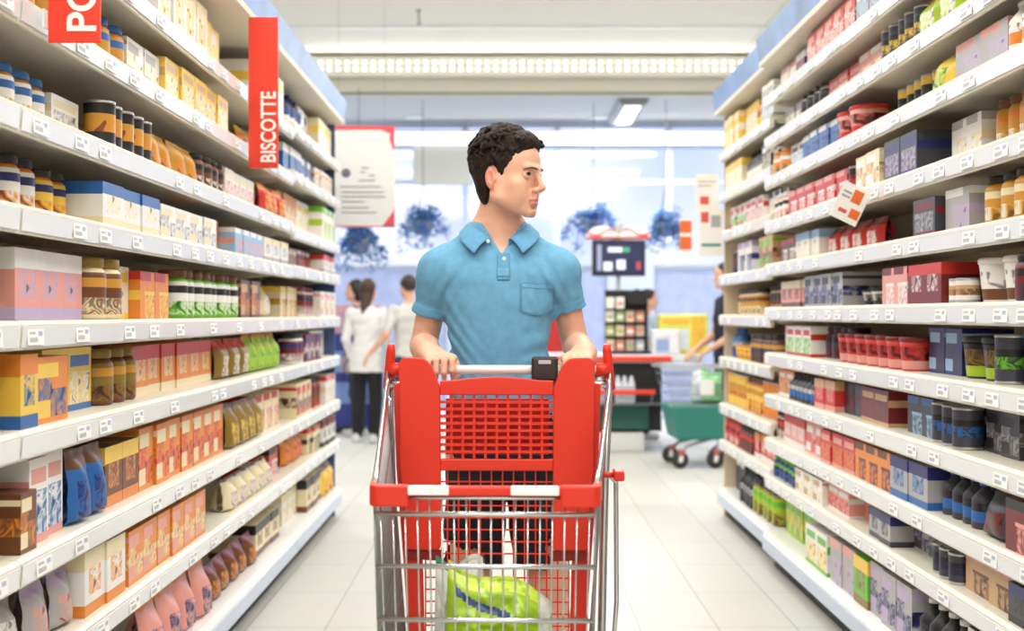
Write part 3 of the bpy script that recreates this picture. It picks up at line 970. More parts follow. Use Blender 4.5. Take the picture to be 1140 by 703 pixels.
def hand(F, wrist, knuckles, across, fwd, down, fl=1.0, k=.006, curl=None, thumb=None, r0=.0088, back=(.004, 0, .004, .010)):
    """wrist point, knuckle-row centre, unit vectors across (towards the index), fwd, down"""
    wrist = np.array(wrist, float); kc = np.array(knuckles, float)
    ac = np.array(across, float); fw = np.array(fwd, float); dn = np.array(down, float)
    ln = (.043, .047, .044, .034); md = (.026, .030, .028, .021); tp = (.021, .023, .022, .018)
    for i, off in enumerate((.0315, .0105, -.0105, -.030)):
        kn = kc + ac * off - fw * back[i] + dn * (.002 if i != 3 else .006)
        F.cap(wrist + ac * off * .45, kn, .0145, .0118, .016)           # metacarpal
        rr = r0 * (1, 1.03, .98, .88)[i]
        p = kn; ang = curl[0]
        for L, r_a, r_b, da in ((ln[i], rr * 1.12, rr, curl[1]), (md[i], rr, rr * .93, curl[2]), (tp[i], rr * .92, rr * .74, 0)):
            d = fw * math.cos(ang) + dn * math.sin(ang)
            q = p + d * L * fl
            F.cap(p, q, r_a, r_b, .003, pad=.03)
            p = q; ang += da
    if thumb is not None:
        pts = [np.array(t, float) for t in thumb]
        for (a, b_, ra, rb) in zip(pts[:-1], pts[1:], (.0145, .0118, .0098), (.0118, .0100, .0078)):
            F.cap(a, b_, ra, rb, .006, pad=.03)
# ------------------------------------------------------------------ the shopper
M_SKIN = mat('skin', rgb(226, 174, 147), 0.5, noise=0.035, scale=14, sss=0.15)
def add_tint(m):
    nt = m.node_tree; b = nt.nodes['Principled BSDF']
    src = b.inputs['Base Color'].links[0].from_socket
    at = nt.nodes.new('ShaderNodeAttribute'); at.attribute_name = 'tint'
    sp = nt.nodes.new('ShaderNodeSeparateColor'); nt.links.new(at.outputs['Color'], sp.inputs['Color'])
    for ch, col, k in (('Green', rgb(226, 146, 124), .75), ('Blue', rgb(200, 152, 130), .3), ('Red', rgb(196, 116, 104), .9)):
        mu = nt.nodes.new('ShaderNodeMath'); mu.operation = 'MULTIPLY'; mu.inputs[1].default_value = k
        nt.links.new(sp.outputs[ch], mu.inputs[0])
        mx = nt.nodes.new('ShaderNodeMix'); mx.data_type = 'RGBA'; mx.inputs['B'].default_value = col
        nt.links.new(mu.outputs[0], mx.inputs['Factor']); nt.links.new(src, mx.inputs['A']); src = mx.outputs['Result']
    nt.links.new(src, b.inputs['Base Color'])
add_tint(M_SKIN)
M_HAIR = mat('dark_brown_hair', rgb(36, 26, 21), 0.6, spec=.2, noise=0.5, scale=60, bump=.35, bscale=160, stretch=(1, 1, .35))
M_SHIRT = mat('blue_pique_cotton', rgb(102, 161, 196), 0.85, noise=0.09, scale=45, bump=0.12, bscale=420)
M_SHIRT2 = mat('blue_rib_knit', rgb(93, 153, 190), 0.85, noise=0.08, scale=60, bump=0.2, bscale=300, stretch=(1, 1, .2))
M_SHORTS = mat('navy_shorts_cotton', rgb(26, 27, 36), 0.85, noise=0.15, scale=30)
M_BUTTON = mat('pale_button', rgb(214, 226, 234), 0.3)
M_EYEW = mat('eye_white', rgb(236, 232, 226), 0.25)
M_IRIS = mat('eye_brown', rgb(70, 46, 30), 0.2)
M_PUPIL = mat('eye_pupil', rgb(12, 10, 10), 0.15)

XC, YC = -.028, 3.55
HO = np.array([.002, 3.50, 1.603]); HR = frame(math.radians(60), math.radians(-1.0), 0.0)
ARMS = []
for (sx, sh, el, wr, kc, ac) in ((-1, (-.197, 3.565, 1.340), (-.244, 3.615, 1.128), (-.212, 3.352, 1.116), (-.176, 3.287, 1.106), (1, 0, 0)),
                                  (1, (.143, 3.565, 1.340), (.194, 3.615, 1.128), (.202, 3.343, 1.117), (.177, 3.278, 1.107), (-1, 0, 0))):
    ARMS.append((sx, V(*sh), V(*el), V(*wr), V(*kc), V(*ac)))

def torso(F, shrink=0.0, k=.01):
    s = shrink
    F.loft([(.90, XC + .012, YC + .012, .156 - s, .115 - s), (.98, XC + .010, YC + .01, .150 - s, .113 - s), (1.05, XC + .006, YC + .005, .137 - s, .108 - s), (1.12, XC + .003, YC, .138 - s, .109 - s),
            (1.20, XC, YC, .146 - s, .114 - s), (1.28, XC, YC + .003, .157 - s, .119 - s), (1.34, XC, YC + .008, .160 - s, .113 - s),
            (1.38, XC, YC + .012, .148 - s, .098 - s), (1.41, XC, YC + .015, .120 - s, .082 - s), (1.44, XC, YC + .012, .090 - s, .070 - s), (1.472, XC, YC + .008, .068 - s, .060 - s)], k, p=2.35)

def make_man():
    F = Field((-.34, 3.20, 0.0), (.30, 3.75, 1.79), .002, [[(0, .0027), (-.11, .0018), (.125, .0027)], [(0, .0025), (3.38, .0018), (3.60, .003)], [(0, .005), (1.03, .0027), (1.44, .0018)]])
    torso(F, .010, .01)
    # neck with trapezius and throat muscles
    F.cap((XC, YC + .010, 1.42), (-.028, YC - .012, 1.56), .052, .050, .02)
    for s in (-1, 1):
        F.cap((XC + s * .105, YC + .02, 1.395), (XC + s * .03, YC + .015, 1.478), .026, .032, .05)
    for (sx, sh, el, wr, kc, ac) in ARMS:
        F.ell(sh, (.046, .046, .048), None, .03)
        F.cap(sh, el, .043, .038, .01)
        d = wr - el
        F.cap(el, el + d * .38, .0385, .0390, .01)
        F.cap(el + d * .34, wr, .0385, .0268, .01)
        F.cap(wr, wr + (kc - wr) * .3, .0270, .0245, .02)
        fw = V(0, -1, 0)
        hand(F, wr, kc, ac, fw, V(0, 0, -1), 1.0, curl=(.12, 1.15, 1.0), r0=.0082, back=(-.001, 0, 0, -.015),
             thumb=(wr + ac * .018 + V(0, -.012, -.008), kc + ac * .034 + V(0, .030, -.016), kc + ac * .040 + V(0, .004, -.046), kc + ac * .034 + V(0, -.026, -.057)))
    # hips and bare legs
    F.loft([(.78, -.01, YC + .02, .15, .10), (.86, -.012, YC + .02, .158, .112), (.95, XC + .01, YC + .012, .145, .105)], .03)
    for s in (-1, 1):
        hip = V(-.010 + s * .085, YC + .02, .84); kn = V(.002 + s * .112, YC + .005, .47); an = V(.002 + s * .118, YC + .045, .085)
        F.cap(hip, kn, .078, .053, .03)
        F.cap(kn, kn + (an - kn) * .32 + V(0, .012, 0), .052, .054, .03)
        F.cap(kn + (an - kn) * .3 + V(0, .012, 0), an, .053, .034, .03)
        F.cap(an, an + V(s * .006, .03, -.05), .034, .03, .03)
        F.cap(an + V(0, .02, -.05), an + V(s * .02, -.15, -.062), .032, .022, .03)
    P = build_head(F, HO, HR)

    def tint(c):
        """R lips, G flush of ears and nose, B close-shaved beard area"""
        L = (c - HO) @ HR
        near = np.linalg.norm(L, axis=1) < .16
        def ss(x): return np.clip(x, 0, 1) ** 2 * (3 - 2 * np.clip(x, 0, 1))
        lip = ss((.0275 - np.abs(L[:, 0])) / .004) * ss((L[:, 1] - .070) / .004) * ss((.0118 - .16 * np.abs(L[:, 0]) - np.abs(L[:, 2] + .0728)) / .0035)
        ear = ss((np.abs(L[:, 0]) - .066) / .008) * ss((.012 - L[:, 1]) / .015) * ss((.05 - np.abs(L[:, 2] + .01)) / .02)
        nose = ss((L[:, 1] - .092) / .012) * ss((-.015 - L[:, 2]) / .02) * ss((L[:, 2] + .056) / .01) * .6
        beard = ss((-.048 - L[:, 2] + .25 * (L[:, 1] - .05)) / .03) * ss((L[:, 2] + .14) / .03) * (1 - lip)
        out = np.zeros((len(c), 4)); out[:, 3] = 1
        out[:, 0] = lip * near; out[:, 1] = np.maximum(ear, nose) * near; out[:, 2] = beard * near
        return out
    base = Vector((-.01, 3.57, 0))
    man = link('person', F.mesh('person', [M_SKIN], None, 1, tint))
    tag(man, 'man in blue polo shirt and dark shorts pushing a red shopping cart, looking sideways', 'person')
    kids = []
    def kid(name, me, parent=man, label=None):
        o = link(name, me, parent)
        if label: o['label'] = label
        kids.append(o); return o

    # eyes, brows
    for s in (-1, 1):
        e = MB(); r = .0120
        prof = [(r * math.sin(a), r * math.cos(a)) for a in [i * PI / 20 for i in range(21)]]
        prof[0] = (1e-6, r); prof[-1] = (1e-6, -r)
        e.lathe([(p[0], p[1]) for p in prof], None, 20, (0, 0, 0), [M_PUPIL] * 2 + [M_IRIS] * 3 + [M_EYEW] * 15, 'y')
        me = e.mesh('eye')
        gaze = Matrix.Rotation(.0, 4, 'X')
        T = Matrix.Translation(Vector(P(s * .0318, .0712, 0))) @ Matrix(HR.tolist()).to_4x4() @ Matrix.Rotation(-.14, 4, 'Z')
        me.transform(T); kid('eye', me)
        bpts = [(s * x, y, z) for (x, y, z) in ((.011, .0965, .0150), (.02, .0945, .0170), (.03, .0895, .0180), (.04, .0815, .0165), (.048, .0715, .0125))]
        eb = MB()
        pp = F.push_out([P(*q) for q in bpts], .0005)
        eb.tube([tuple(q) for q in pp], [.0016, .0026, .0026, .0019, .0008], mat('brow_hair', rgb(62, 46, 36), .7, noise=.3, scale=120), 8)
        kid('eyebrow', eb.mesh('eyebrow'))
        R_ = .0131; ec = (s * .0318, .0712, 0.0); outer = math.radians(12) * s      # lids turned a little outward
        def lidp(az, el, rad=R_):
            x = rad * math.sin(az) * math.cos(el); y = rad * math.cos(az) * math.cos(el); z = rad * math.sin(el)
            x, y = x * math.cos(outer) + y * math.sin(outer), y * math.cos(outer) - x * math.sin(outer)
            return tuple(P(ec[0] + x, ec[1] + y, ec[2] + z))
        azs = [math.radians(-116 + 232 * i / 24) for i in range(25)]
        def ap(az, deg):
            t = az / math.radians(66)
            return math.radians(deg) * max(0.0, 1 - t * t)
        lb = MB()
        for deg, far in ((21, 84), (-15, -84)):
            pts = []
            for az in azs:
                e0 = ap(az, deg)
                for j in range(9):
                    u = j / 8
                    pts.append(lidp(az, e0 + (math.radians(far) - e0) * u, R_ - (.0006 if j == 0 else 0)))
            lb.grid(pts, 25, 9, M_SKIN)
        lid = kid('eyelid', lb.mesh('eyelid'))
        la = MB()
        edge = [az for az in azs if abs(az) < math.radians(64)]
        n_ = len(edge)
        la.tube([lidp(az, ap(az, 21) + .01, R_ + .0003) for az in edge], [.0004 + .0007 * math.sin(PI * (i + .5) / n_) for i in range(n_)], M_HAIR, 6)
        kid('eyelash', la.mesh('eyelash'))

    # hair ------------------------------------------------------------
    H = Field(tuple(HO + V(-.145, -.145, -.15)), tuple(HO + V(.145, .145, .175)), .0021)
    def HE(c, r, k=.01, op='u'): H.ell(P(*c), r, HR, k, op)
    HE((0, -.022, .042), (.079, .098, .086), .001)
    HE((0, -.054, -.026), (.057, .040, .062), .03)                     # nape
    HE((0, .022, .082), (.060, .062, .042), .03)
    HE((0, .050, .096), (.050, .030, .024), .02)
    ys = np.array([-.14, -.11, -.085, -.065, -.050, -.040, -.032, -.024, -.010, .000, .008, .014, .022, .034, .048, .062, .076, .12], np.float32)
    zl = np.array([-.096, -.096, -.095, -.090, -.074, -.048, -.012, .018, .026, .016, -.022, -.030, -.018, .026, .044, .060, .072, .085], np.float32)
    def cut(X, Y, Z):
        px, py, pz = X - HO[0], Y - HO[1], Z - HO[2]
        lx, ly, lz = [HR[0, i] * px + HR[1, i] * py + HR[2, i] * pz for i in range(3)]
        g = np.interp(ly.ravel(), ys, zl).reshape(ly.shape) + np.where(ly > .045, .36 * np.maximum(.045 - np.abs(lx), 0) - .012, 0)
        return (g - lz) * .6
    H.apply(tuple(a[0] for a in H.ax), tuple(a[-1] for a in H.ax), cut, .006, 'int', 0)
    rr = random.Random(21)
    cen = np.array([0, -.022, .042]); rad3 = np.array([.078, .097, .085])
    def zlim(y): return float(np.interp(y, ys, zl))
    for t in range(400):
        th = rr.uniform(-PI, PI); ph = math.asin(rr.uniform(-.75, 1))
        n_ = np.array([math.sin(th) * math.cos(ph), math.cos(th) * math.cos(ph), math.sin(ph)])
        c = cen + n_ * rad3
        if c[2] < -.01 and c[1] < -.04: c = c * .5 + .5 * (np.array([0, -.062, -.03]) + n_ * np.array([.06, .047, .066]))
        if c[2] < zlim(c[1]) + .010: continue
        top = min(1, max(0, n_[2] * 1.25))
        d = np.array([rr.uniform(-.7, .7), .9, .1]) * (top + .10) + np.array([0, -.45, -1.0]) * (1 - top)
        L = rr.uniform(.020, .034) * (.7 + .8 * top)
        rad = rr.uniform(.0034, .0050) * (.75 + 1.15 * top)
        d -= n_ * (d @ n_); d /= np.linalg.norm(d) + 1e-9
        sd = np.cross(n_, d); ph0 = rr.uniform(0, 6); steps = 5
        pr = P(*(c + n_ * (.001 + .003 * top)))
        for q in range(steps):
            u = (q + 1) / steps
            w = math.sin(ph0 + u * 5.0) * .016 * (.12 + top)
            lift = math.sin(u * PI) * .0125 * (.04 + top) - .003 * u * u
            nx = c + d * L * u + sd * w + n_ * (.001 + .003 * top + lift)
            if nx[2] < zlim(nx[1]) + .003: break
            H.cap(pr, P(*nx), rad * (1 - .15 * q), rad * (1 - .15 * (q + 1)), (.0035), pad=.014); pr = P(*nx)
    # wavy fringe standing over the forehead
    for t in range(46):
        x = rr.uniform(-.052, .052)
        a = np.array([x, .040 + rr.uniform(-.025, .018) - abs(x) * .25, .098 + rr.uniform(-.008, .010) - abs(x) * .30])
        pts = [a, a + [rr.uniform(-.014, .014), .014, .014], a + [rr.uniform(-.018, .018), .026, .010], a + [rr.uniform(-.020, .020), .031, .000], a + [rr.uniform(-.020, .020), .024, -.008]]
        for q in range(4): H.cap(P(*pts[q]), P(*pts[q + 1]), .0074 - q * .0010, .0064 - q * .0010, .004, pad=.016)
    kid('hair', H.mesh('hair', [M_HAIR], None, 0))

    # polo shirt ------------------------------------------------------
    S = Field((-.33, 3.38, .88), (.29, 3.72, 1.50), .003)
    torso(S, 0.0, .01)
    for s in (-1, 1):
        S.cap((XC + s * .125, YC + .016, 1.385), (XC + s * .045, YC + .014, 1.447), .034, .034, .05)
    SL = []
    for (sx, sh, el, wr, kc, ac) in ARMS:
        S.ell(sh + V(sx * -.004, 0, -.004), (.058, .064, .058), None, .06)
        d = (el - sh) / np.linalg.norm(el - sh); L = .124 if sx < 0 else .111
        end = sh + d * L
        SL.append((sh, d, L))
        def sleeve(X, Y, Z, sh=sh, d=d, L=L, sx=sx):
            px, py, pz = X - sh[0], Y - sh[1], Z - sh[2]
            t = px * d[0] + py * d[1] + pz * d[2]
            rad = np.sqrt(np.maximum(px ** 2 + py ** 2 + pz ** 2 - t ** 2, 0))
            rr_ = 0.0555 - .036 * t + .0016 * np.sin(t * 120) * np.clip(t * 12, 0, 1) + np.where(t > L - .024, .0022, 0)
            body = rad - rr_
            t0 = np.where(t < 0, np.sqrt(rad ** 2 + t ** 2) - .0555, body)
            return np.maximum(t0, t - L)
        m = np.maximum(sh, end) + .07; l_ = np.minimum(sh, end) - .07
        S.apply(l_, m, sleeve, .035)
        S.cap(sh + d * (L + .012), sh + d * (L + .06), .0440, .0440, .002, 'sub', .03)
    # drape of the cloth
    def folds(X, Y, Z):
        x = X - XC; side = np.clip((np.abs(x) - .03) / .1, 0, 1)
        low = np.clip((1.30 - Z) / .18, 0, 1)
        arm = np.exp(-((np.abs(x) - .135) ** 2 / .0025 + (Z - 1.30) ** 2 / .006))
        u = Z * 1.0 - np.abs(x) * 1.15 + .03 * np.sin(X * 31 + Z * 9)
        a = np.sin(u * 92 + 1.6 * np.sin(Z * 23 + X * 8)) * .0030 * side * low
        b2 = np.sin((x * .9 + Z * .22) * 105 + 2.2 * np.sin(Z * 13)) * .0017 * low * (1 - .5 * side)
        c = np.sin((Z * .6 + np.abs(x) * 1.0) * 150) * .0030 * arm
        e = np.sin((Z + x * .55) * 60 + np.sin(x * 40)) * .0014 * np.clip((Z - 1.2) / .1, 0, 1) * np.clip((1.40 - Z) / .05, 0, 1)
        return -(a + b2 + c + e)
    S.apply(tuple(a[0] for a in S.ax), tuple(a[-1] for a in S.ax), folds, op='add', pad=0)
    # open neck: V down the front
    def vneck(X, Y, Z):
        x = X - (XC + .010)
        half = np.clip((Z - 1.386) * .62, 0, .056)
        front = Y - (YC + .0)
        return np.maximum(np.maximum(np.abs(x) - half, 1.384 - Z) * .8, front)
    # drop the shirt away inside the V by sinking it under the skin
    S.apply((XC - .09, 3.36, 1.37), (XC + .1, YC + .02, 1.50), lambda X, Y, Z: vneck(X, Y, Z), .004, 'sub', 0.0)
    S.cap((XC, YC + .008, 1.44), (XC - .0, YC - .002, 1.52), .058, .062, .006, 'sub', .03)
    def smatf(c):
        m = np.zeros(len(c), int)
        for (sh, d, L) in SL:
            t = (c - sh) @ d
            rad = np.linalg.norm(c - sh - t[:, None] * d, axis=1)
            m[(t > L - .024) & (rad < .07) & (t < L + .02)] = 1
        return m
    shirt = kid('polo_shirt', S.mesh('polo_shirt', [M_SHIRT, M_SHIRT2], smatf, 1), man, 'light blue polo shirt with chest pocket')

    # collar: stand and folded leaf, one strip round the neck open at the front
    cb = MB(); nu, nv = 41, 9
    for side in (0,):
        pts = []
        for i in range(nu):
            u = -1 + 2 * i / (nu - 1)
            au = abs(u); s = 1 if u >= 0 else -1
            th = u * math.radians(152)                     # 0 = nape
            back = (1 - au)
            nx = XC + .004 + .071 * math.sin(th) * (1.0 if au < .8 else 1 - .30 * (au - .8) / .2)
            ny = YC - .004 + .073 * math.cos(th)
            nz = 1.482 - .030 * au ** 1.6 - (.020 * ((au - .75) / .25) ** 1.5 if au > .75 else 0)
            point = max(0, (au - .62) / .38)
            for j in range(nv):
                v = j / (nv - 1)
                if v < .3:                                  # stand, inside
                    w = v / .3
                    p = (nx * 1 + (0) , ny, nz - .026 * (1 - w))
                    p = (XC + .004 + (nx - XC - .004) * (.99), YC - .004 + (ny - YC + .004) * .99, nz - .026 * (1 - w))
                else:
                    w = (v - .3) / .7
                    out = .040 * w + .006 * math.sin(w * PI) + .016 * point * w
                    ox = math.sin(th) * out + s * (.020 if s < 0 else .013) * point * w
                    oy = math.cos(th) * out * .8 - .006 * point * w
                    p = (nx + ox, ny + oy, nz - (.024 * w ** 1.2 + .024 * point * w) + .003 * math.sin(w * PI))
                pts.append(p)
        P2 = np.array(pts)
        m = np.array([(i % nv) / (nv - 1) > .3 for i in range(len(pts))])
        for _ in range(3):
            P2[m] = S.push_out(P2[m], .0050)
            G = P2.reshape(nu, nv, 3); A = G.copy()
            A[1:-1] = .5 * G[1:-1] + .25 * (G[:-2] + G[2:])
            P2 = A.reshape(-1, 3)
        cb.grid([tuple(p) for p in P2], nu, nv, M_SHIRT2)
    col = kid('collar', cb.mesh('collar'), shirt)
    so = col.modifiers.new('thick', 'SOLIDIFY'); so.thickness = .0028; so.offset = 0
    sb = col.modifiers.new('smooth', 'SUBSURF'); sb.levels = 1; sb.render_levels = 1

    def patch(name, outline_grid, off, material, th=.0022, mats=None):
        """sheet lying on the shirt front: grid of (x, z)"""
        g = MB(); nu_, nv_ = len(outline_grid), len(outline_grid[0])
        pts = [(x, S.front_y(x, z, 3.36, 3.6, off), z) for row in outline_grid for (x, z) in row]
        g.grid(pts, nu_, nv_, material)
        o = kid(name, g.mesh(name), shirt)
        so = o.modifiers.new('thick', 'SOLIDIFY'); so.thickness = th; so.offset = 0
        return o
    # placket below the V
    px = XC + .014
    patch('placket', [[(px - .017 + .034 * i / 8, 1.388 - .075 * j / 14) for j in range(15)] for i in range(9)], .0016, M_SHIRT2)
    patch('placket_tab', [[(px - .018 + .036 * i / 8, 1.345 - .022 * j / 6) for j in range(7)] for i in range(9)], .0034, M_SHIRT)
    # chest pocket on his left
    def pk(i, j):
        u = i / 14; v = j / 14
        x = .034 + .092 * u; zt = 1.306 - .004 * u
        zb = 1.228 - .010 * math.sin(u * PI)
        return (x, zt + (zb - zt) * v)
    pock = patch('pocket', [[pk(i, j) for j in range(15)] for i in range(15)], .0024, M_SHIRT)
    seam = MB()
    line = [pk(0, j) for j in range(15)] + [pk(i, 14) for i in range(1, 15)] + [pk(14, j) for j in range(13, -1, -1)]
    seam.tube([(x, S.front_y(x, z, 3.36, 3.6, .0034), z) for x, z in line], .0012, M_SHIRT2, 6)
    line = [pk(i, 2) for i in range(15)]
    seam.tube([(x, S.front_y(x, z, 3.36, 3.6, .0036), z) for x, z in line], .0011, M_SHIRT2, 6)
    line = [pk(i, 0) for i in range(15)]
    seam.tube([(x, S.front_y(x, z, 3.36, 3.6, .0032), z) for x, z in line], .0014, M_SHIRT2, 6)
    kid('pocket_seam', seam.mesh('pocket_seam'), shirt)
    for (x, z) in ((px + .002, 1.372), (px - .042, 1.421)):
        bt = MB(); y = S.front_y(x, z, 3.36, 3.6, .004)
        if z > 1.4: y = min(y, 3.468)
        bt.lathe([(.0, -.0022), (.0050, -.0022), (.0058, -.0008), (.0055, .0012), (0, .0012)], M_BUTTON, 14, (x, y, z), None, 'y')
        kid('button', bt.mesh('button'), shirt, 'pale button')

    # shorts
    T = Field((-.24, 3.40, .46), (.24, 3.74, .98), .005)
    T.loft([(.74, -.01, YC + .02, .150, .112), (.80, -.010, YC + .02, .160, .118), (.88, -.010, YC + .018, .163, .122), (.965, XC + .012, YC + .012, .150, .113)], .02)
    for s in (-1, 1):
        a = V(-.008 + s * .080, YC + .02, .80); c = V(.003 + s * .109, YC + .006, .40)
        T.cap(a, c, .086, .086, .015)
    T.apply((-.3, 3.3, .4), (.3, 3.8, .6), lambda X, Y, Z: .505 - Z + 0 * X + 0 * Y, .004, 'int', 0)
    for s in (-1, 1):
        T.cap(V(.002 + s * .109, YC + .006, .56), V(.002 + s * .112, YC + .006, .38), .079, .079, .003, 'sub')
    T.apply(tuple(a[0] for a in T.ax), tuple(a[-1] for a in T.ax), lambda X, Y, Z: np.sin(Z * 46 + X * 30 + 2 * np.sin(X * 25 + Y * 18)) * .0022, op='add', pad=0)
    kid('shorts', T.mesh('shorts', [M_SHORTS], None, 1), man, 'dark navy knee-length shorts')
    # shoes
    for s in (-1, 1):
        an = V(.002 + s * .118, YC + .045, .085)
        B_ = Field(tuple(an + V(-.09, -.25, -.09)), tuple(an + V(.09, .12, .06)), .004)
        B_.cap(an + V(0, .025, -.03), an + V(0, .035, -.05), .042, .042, .02)
        B_.cap(an + V(0, .03, -.05), an + V(s * .02, -.15, -.056), .042, .036, .02)
        B_.ell(an + V(s * .02, -.15, -.056), (.048, .065, .032), None, .03)
        B_.apply((-9, -9, -9), (9, 9, 9), lambda X, Y, Z: (0.004 - Z) + 0 * X + 0 * Y, .003, 'int', 0)
        B_.cap(an + V(0, .028, -.02), an + V(0, .024, .06), .036, .036, .004, 'sub')
        me = B_.mesh('shoe', [mat('canvas_grey', rgb(96, 98, 104), .8, noise=.1), M_WHITEP], lambda c: (c[:, 2] < .022).astype(int), 1)
        kid('shoe', me)
    for o in [man] + kids:
        o.data.transform(Matrix.Translation(-base))
    man.location = base
    return man
make_man()
# ------------------------------------------------------------------ the red cart
def rounded_frame(poly, r, n=5):
    out = []
    N = len(poly)
    for i in range(N):
        p0, p1, p2 = Vector(poly[i - 1]), Vector(poly[i]), Vector(poly[(i + 1) % N])
        a = (p0 - p1); c = (p2 - p1)
        rr = min(r, a.length * .45, c.length * .45)
        a = p1 + a.normalized() * rr; c = p1 + c.normalized() * rr
        for k in range(n + 1):
            t = k / n
            q = a * (1 - t) ** 2 + p1 * 2 * t * (1 - t) + c * t * t
            out.append((q.x, q.y))
    return out

def bevel_prism(name, poly, y0, y1, material, parent, ch=.004, axis='y'):
    b = MB(); b.prism(poly, y0, y1, material, axis)
    o = b.build(name, parent)
    bv = o.modifiers.new('edge', 'BEVEL'); bv.width = ch; bv.segments = 2; bv.limit_method = 'ANGLE'; bv.angle_limit = .7
    for f in o.data.polygons: f.use_smooth = False
    return o

def make_cart():
    rot = -math.radians(1.67)
    t = thing('shopping_cart', 'red shopping cart of chrome wire with red plastic rear panel', 'shopping cart', (-.037, 2.85, 0), rot)
    YF, YR = -.35, .35
    zf, zr = .868, 1.035            # rim heights
    zb = .42
    wf, wr = .2215, .283
    wfb, wrb = .212, .232
    def side_pt(s, u, v):
        """u 0 front..1 rear, v 0 bottom..1 rim"""
        top = Vector((s * (wf + (wr - wf) * u), YF + (YR - YF) * u, zf + (zr - zf) * u ** 1.15))
        bot = Vector((s * (wfb + (wrb - wfb) * u), YF + .03 + (YR - YF - .07) * u, zb))
        return bot.lerp(top, v)
    # front grille
    b = MB()
    for z in (.855, .822, .7164, .6075, .515, .43):
        v = (z - zb) / (zf - zb); w = wfb + (wf - wfb) * v
        y = YF + .03 * (1 - v)
        r = .0052 if z in (.822, .7164, .6075) else .004
        b.tube([(-w, y - .004, z), (w, y - .004, z)], r, M_CHROME, 8)
    for i in range(18):
        f = -1 + 2 * (i + .5) / 18
        b.tube([(f * wfb, YF + .03 + .004, zb), (f * wf, YF + .004, zf - .01)], .0021, M_CHROME, 6)
    b.build('front_grille', t)
    # side grilles
    for s in (-1, 1):
        b = MB()
        for v in (.0, .16, .34, .56, .78):
            b.tube([side_pt(s, u, v) for u in (0, .33, .66, 1)], .0034, M_STEEL, 6)
        for i in range(27):
            u = i / 26
            b.tube([side_pt(s, u, 0), side_pt(s, u, 1)], .0022, M_STEEL, 5)
        b.build('side_grille', t)
        b = MB()
        b.tube([side_pt(s, u, 1) for u in (0, .2, .4, .6, .8, .95)] + [Vector((s * wr, YR + .02, zr + .01)), Vector((s * (wr + .002), YR + .05, zr + .035))], .0068, M_CHROME, 8)
        b.build('rim_tube', t)
    # floor grille
    b = MB()
    for i in range(15):
        f = -1 + 2 * i / 14
        b.tube([(f * wfb, YF + .03, zb), (f * wrb, YR - .04, zb)], .0024, M_CHROME, 5)
    for i in range(6):
        u = i / 5; w = wfb + (wrb - wfb) * u
        b.tube([(-w, YF + .03 + (YR - YF - .07) * u, zb - .004), (w, YF + .03 + (YR - YF - .07) * u, zb - .004)], .0034, M_CHROME, 6)
    b.build('floor_grille', t)
    # front bumper: red bar, wrapped corners, white label holders
    bar = MB()
    bar.box(-.155, .155, YF - .016, YF + .006, .860, .879, M_RED, .004)
    bo = bar.build('front_bumper', t)
    for (x0, x1) in ((-.152, -.070), (.052, .148)):
        i_ = MB(); i_.box(x0, x1, YF - .0195, YF + .002, .8615, .8795, M_WHITEP, .003); i_.build('label_holder', bo)
    for s in (-1, 1):
        c = MB()
        sec = [(-.021, .0), (-.012, .006)]
        path = []
        outer = [(s * .150, YF - .018), (s * (wf - .004), YF - .018), (s * (wf + .008), YF - .006), (s * (wf + .016), YF + .075)]
        inner = [(s * (wf - .001), YF + .078), (s * (wf - .008), YF + .006), (s * .150, YF + .006)]
        c.prism(rounded_frame(outer + inner, .008, 3), .838, .881, M_RED, 'z')
        co = c.build('corner_bumper', t)
        bv = co.modifiers.new('edge', 'BEVEL'); bv.width = .004; bv.segments = 2; bv.limit_method = 'ANGLE'; bv.angle_limit = .7

    # rear gate / child seat back ----------------------------------------
    YG = .280; k = 3.13 / 1400
    def px(x): return (x - 552) * k                       # panel is symmetric about its own middle
    def pz(y): return CAMZ - (y - 350) * k
    for s in (-1, 1):
        poly = [(s * px(552 + a), pz(y)) for (a, y) in ((63, 432), (72, 408), (80, 399), (104, 398), (109, 404), (107, 520), (100, 612), (62, 612))]
        poly = [(x, z) for x, z in poly]
        poly = rounded_frame(poly, .012, 4)
        bevel_prism('side_panel', poly, YG - .016, YG + .006, M_RED, t, .003)
        # wing behind the panel, tapering to the floor
        poly = [(s * px(552 + a), pz(y)) for (a, y) in ((96, 425), (116, 428), (113, 520), (105, 625), (100, 700), (97, 760), (80, 760), (83, 640), (84, 618), (90, 600))]
        bevel_prism('side_wing', poly, YG + .010, YG + .026, M_RED, t, .003)
        # step under the panel; its darker red stands in for shade
        poly = [(s * px(552 + a), pz(y)) for (a, y) in ((62, 613), (99, 613), (100, 623), (62, 625))]
        bevel_prism('panel_step', poly, YG - .004, YG + .009, mat('shaded_red_plastic', rgb(140, 24, 20), .5), t, .001)
    arch = [(px(489), pz(440)), (px(489), pz(424)), (px(505), pz(423.5)), (px(524), pz(421)), (px(552), pz(419.5)), (px(580), pz(421)), (px(599), pz(423.5)), (px(615), pz(424)), (px(615), pz(440))]
    bevel_prism('top_rail', arch, YG - .012, YG + .006, M_RED, t, .003)
    bevel_prism('middle_rail', [(px(489), pz(524)), (px(489), pz(511)), (px(615), pz(511)), (px(615), pz(524))], YG - .012, YG + .006, M_RED, t, .003)
    g = MB()
    for i in range(10):
        x = px(489) + (px(615) - px(489)) * (i + .5) / 10 - .5 * (px(615) - px(489)) / 10
        if i: g.box(x - .0032, x + .0032, YG - .006, YG + .002, pz(511.5), pz(439.5), M_RED)
    for i in range(1, 9):
        z = pz(440) + (pz(511) - pz(440)) * i / 9
        g.box(px(489), px(615), YG - .0075, YG + .0005, z - .0034, z + .0034, M_RED)
    g.build('upper_lattice', t)
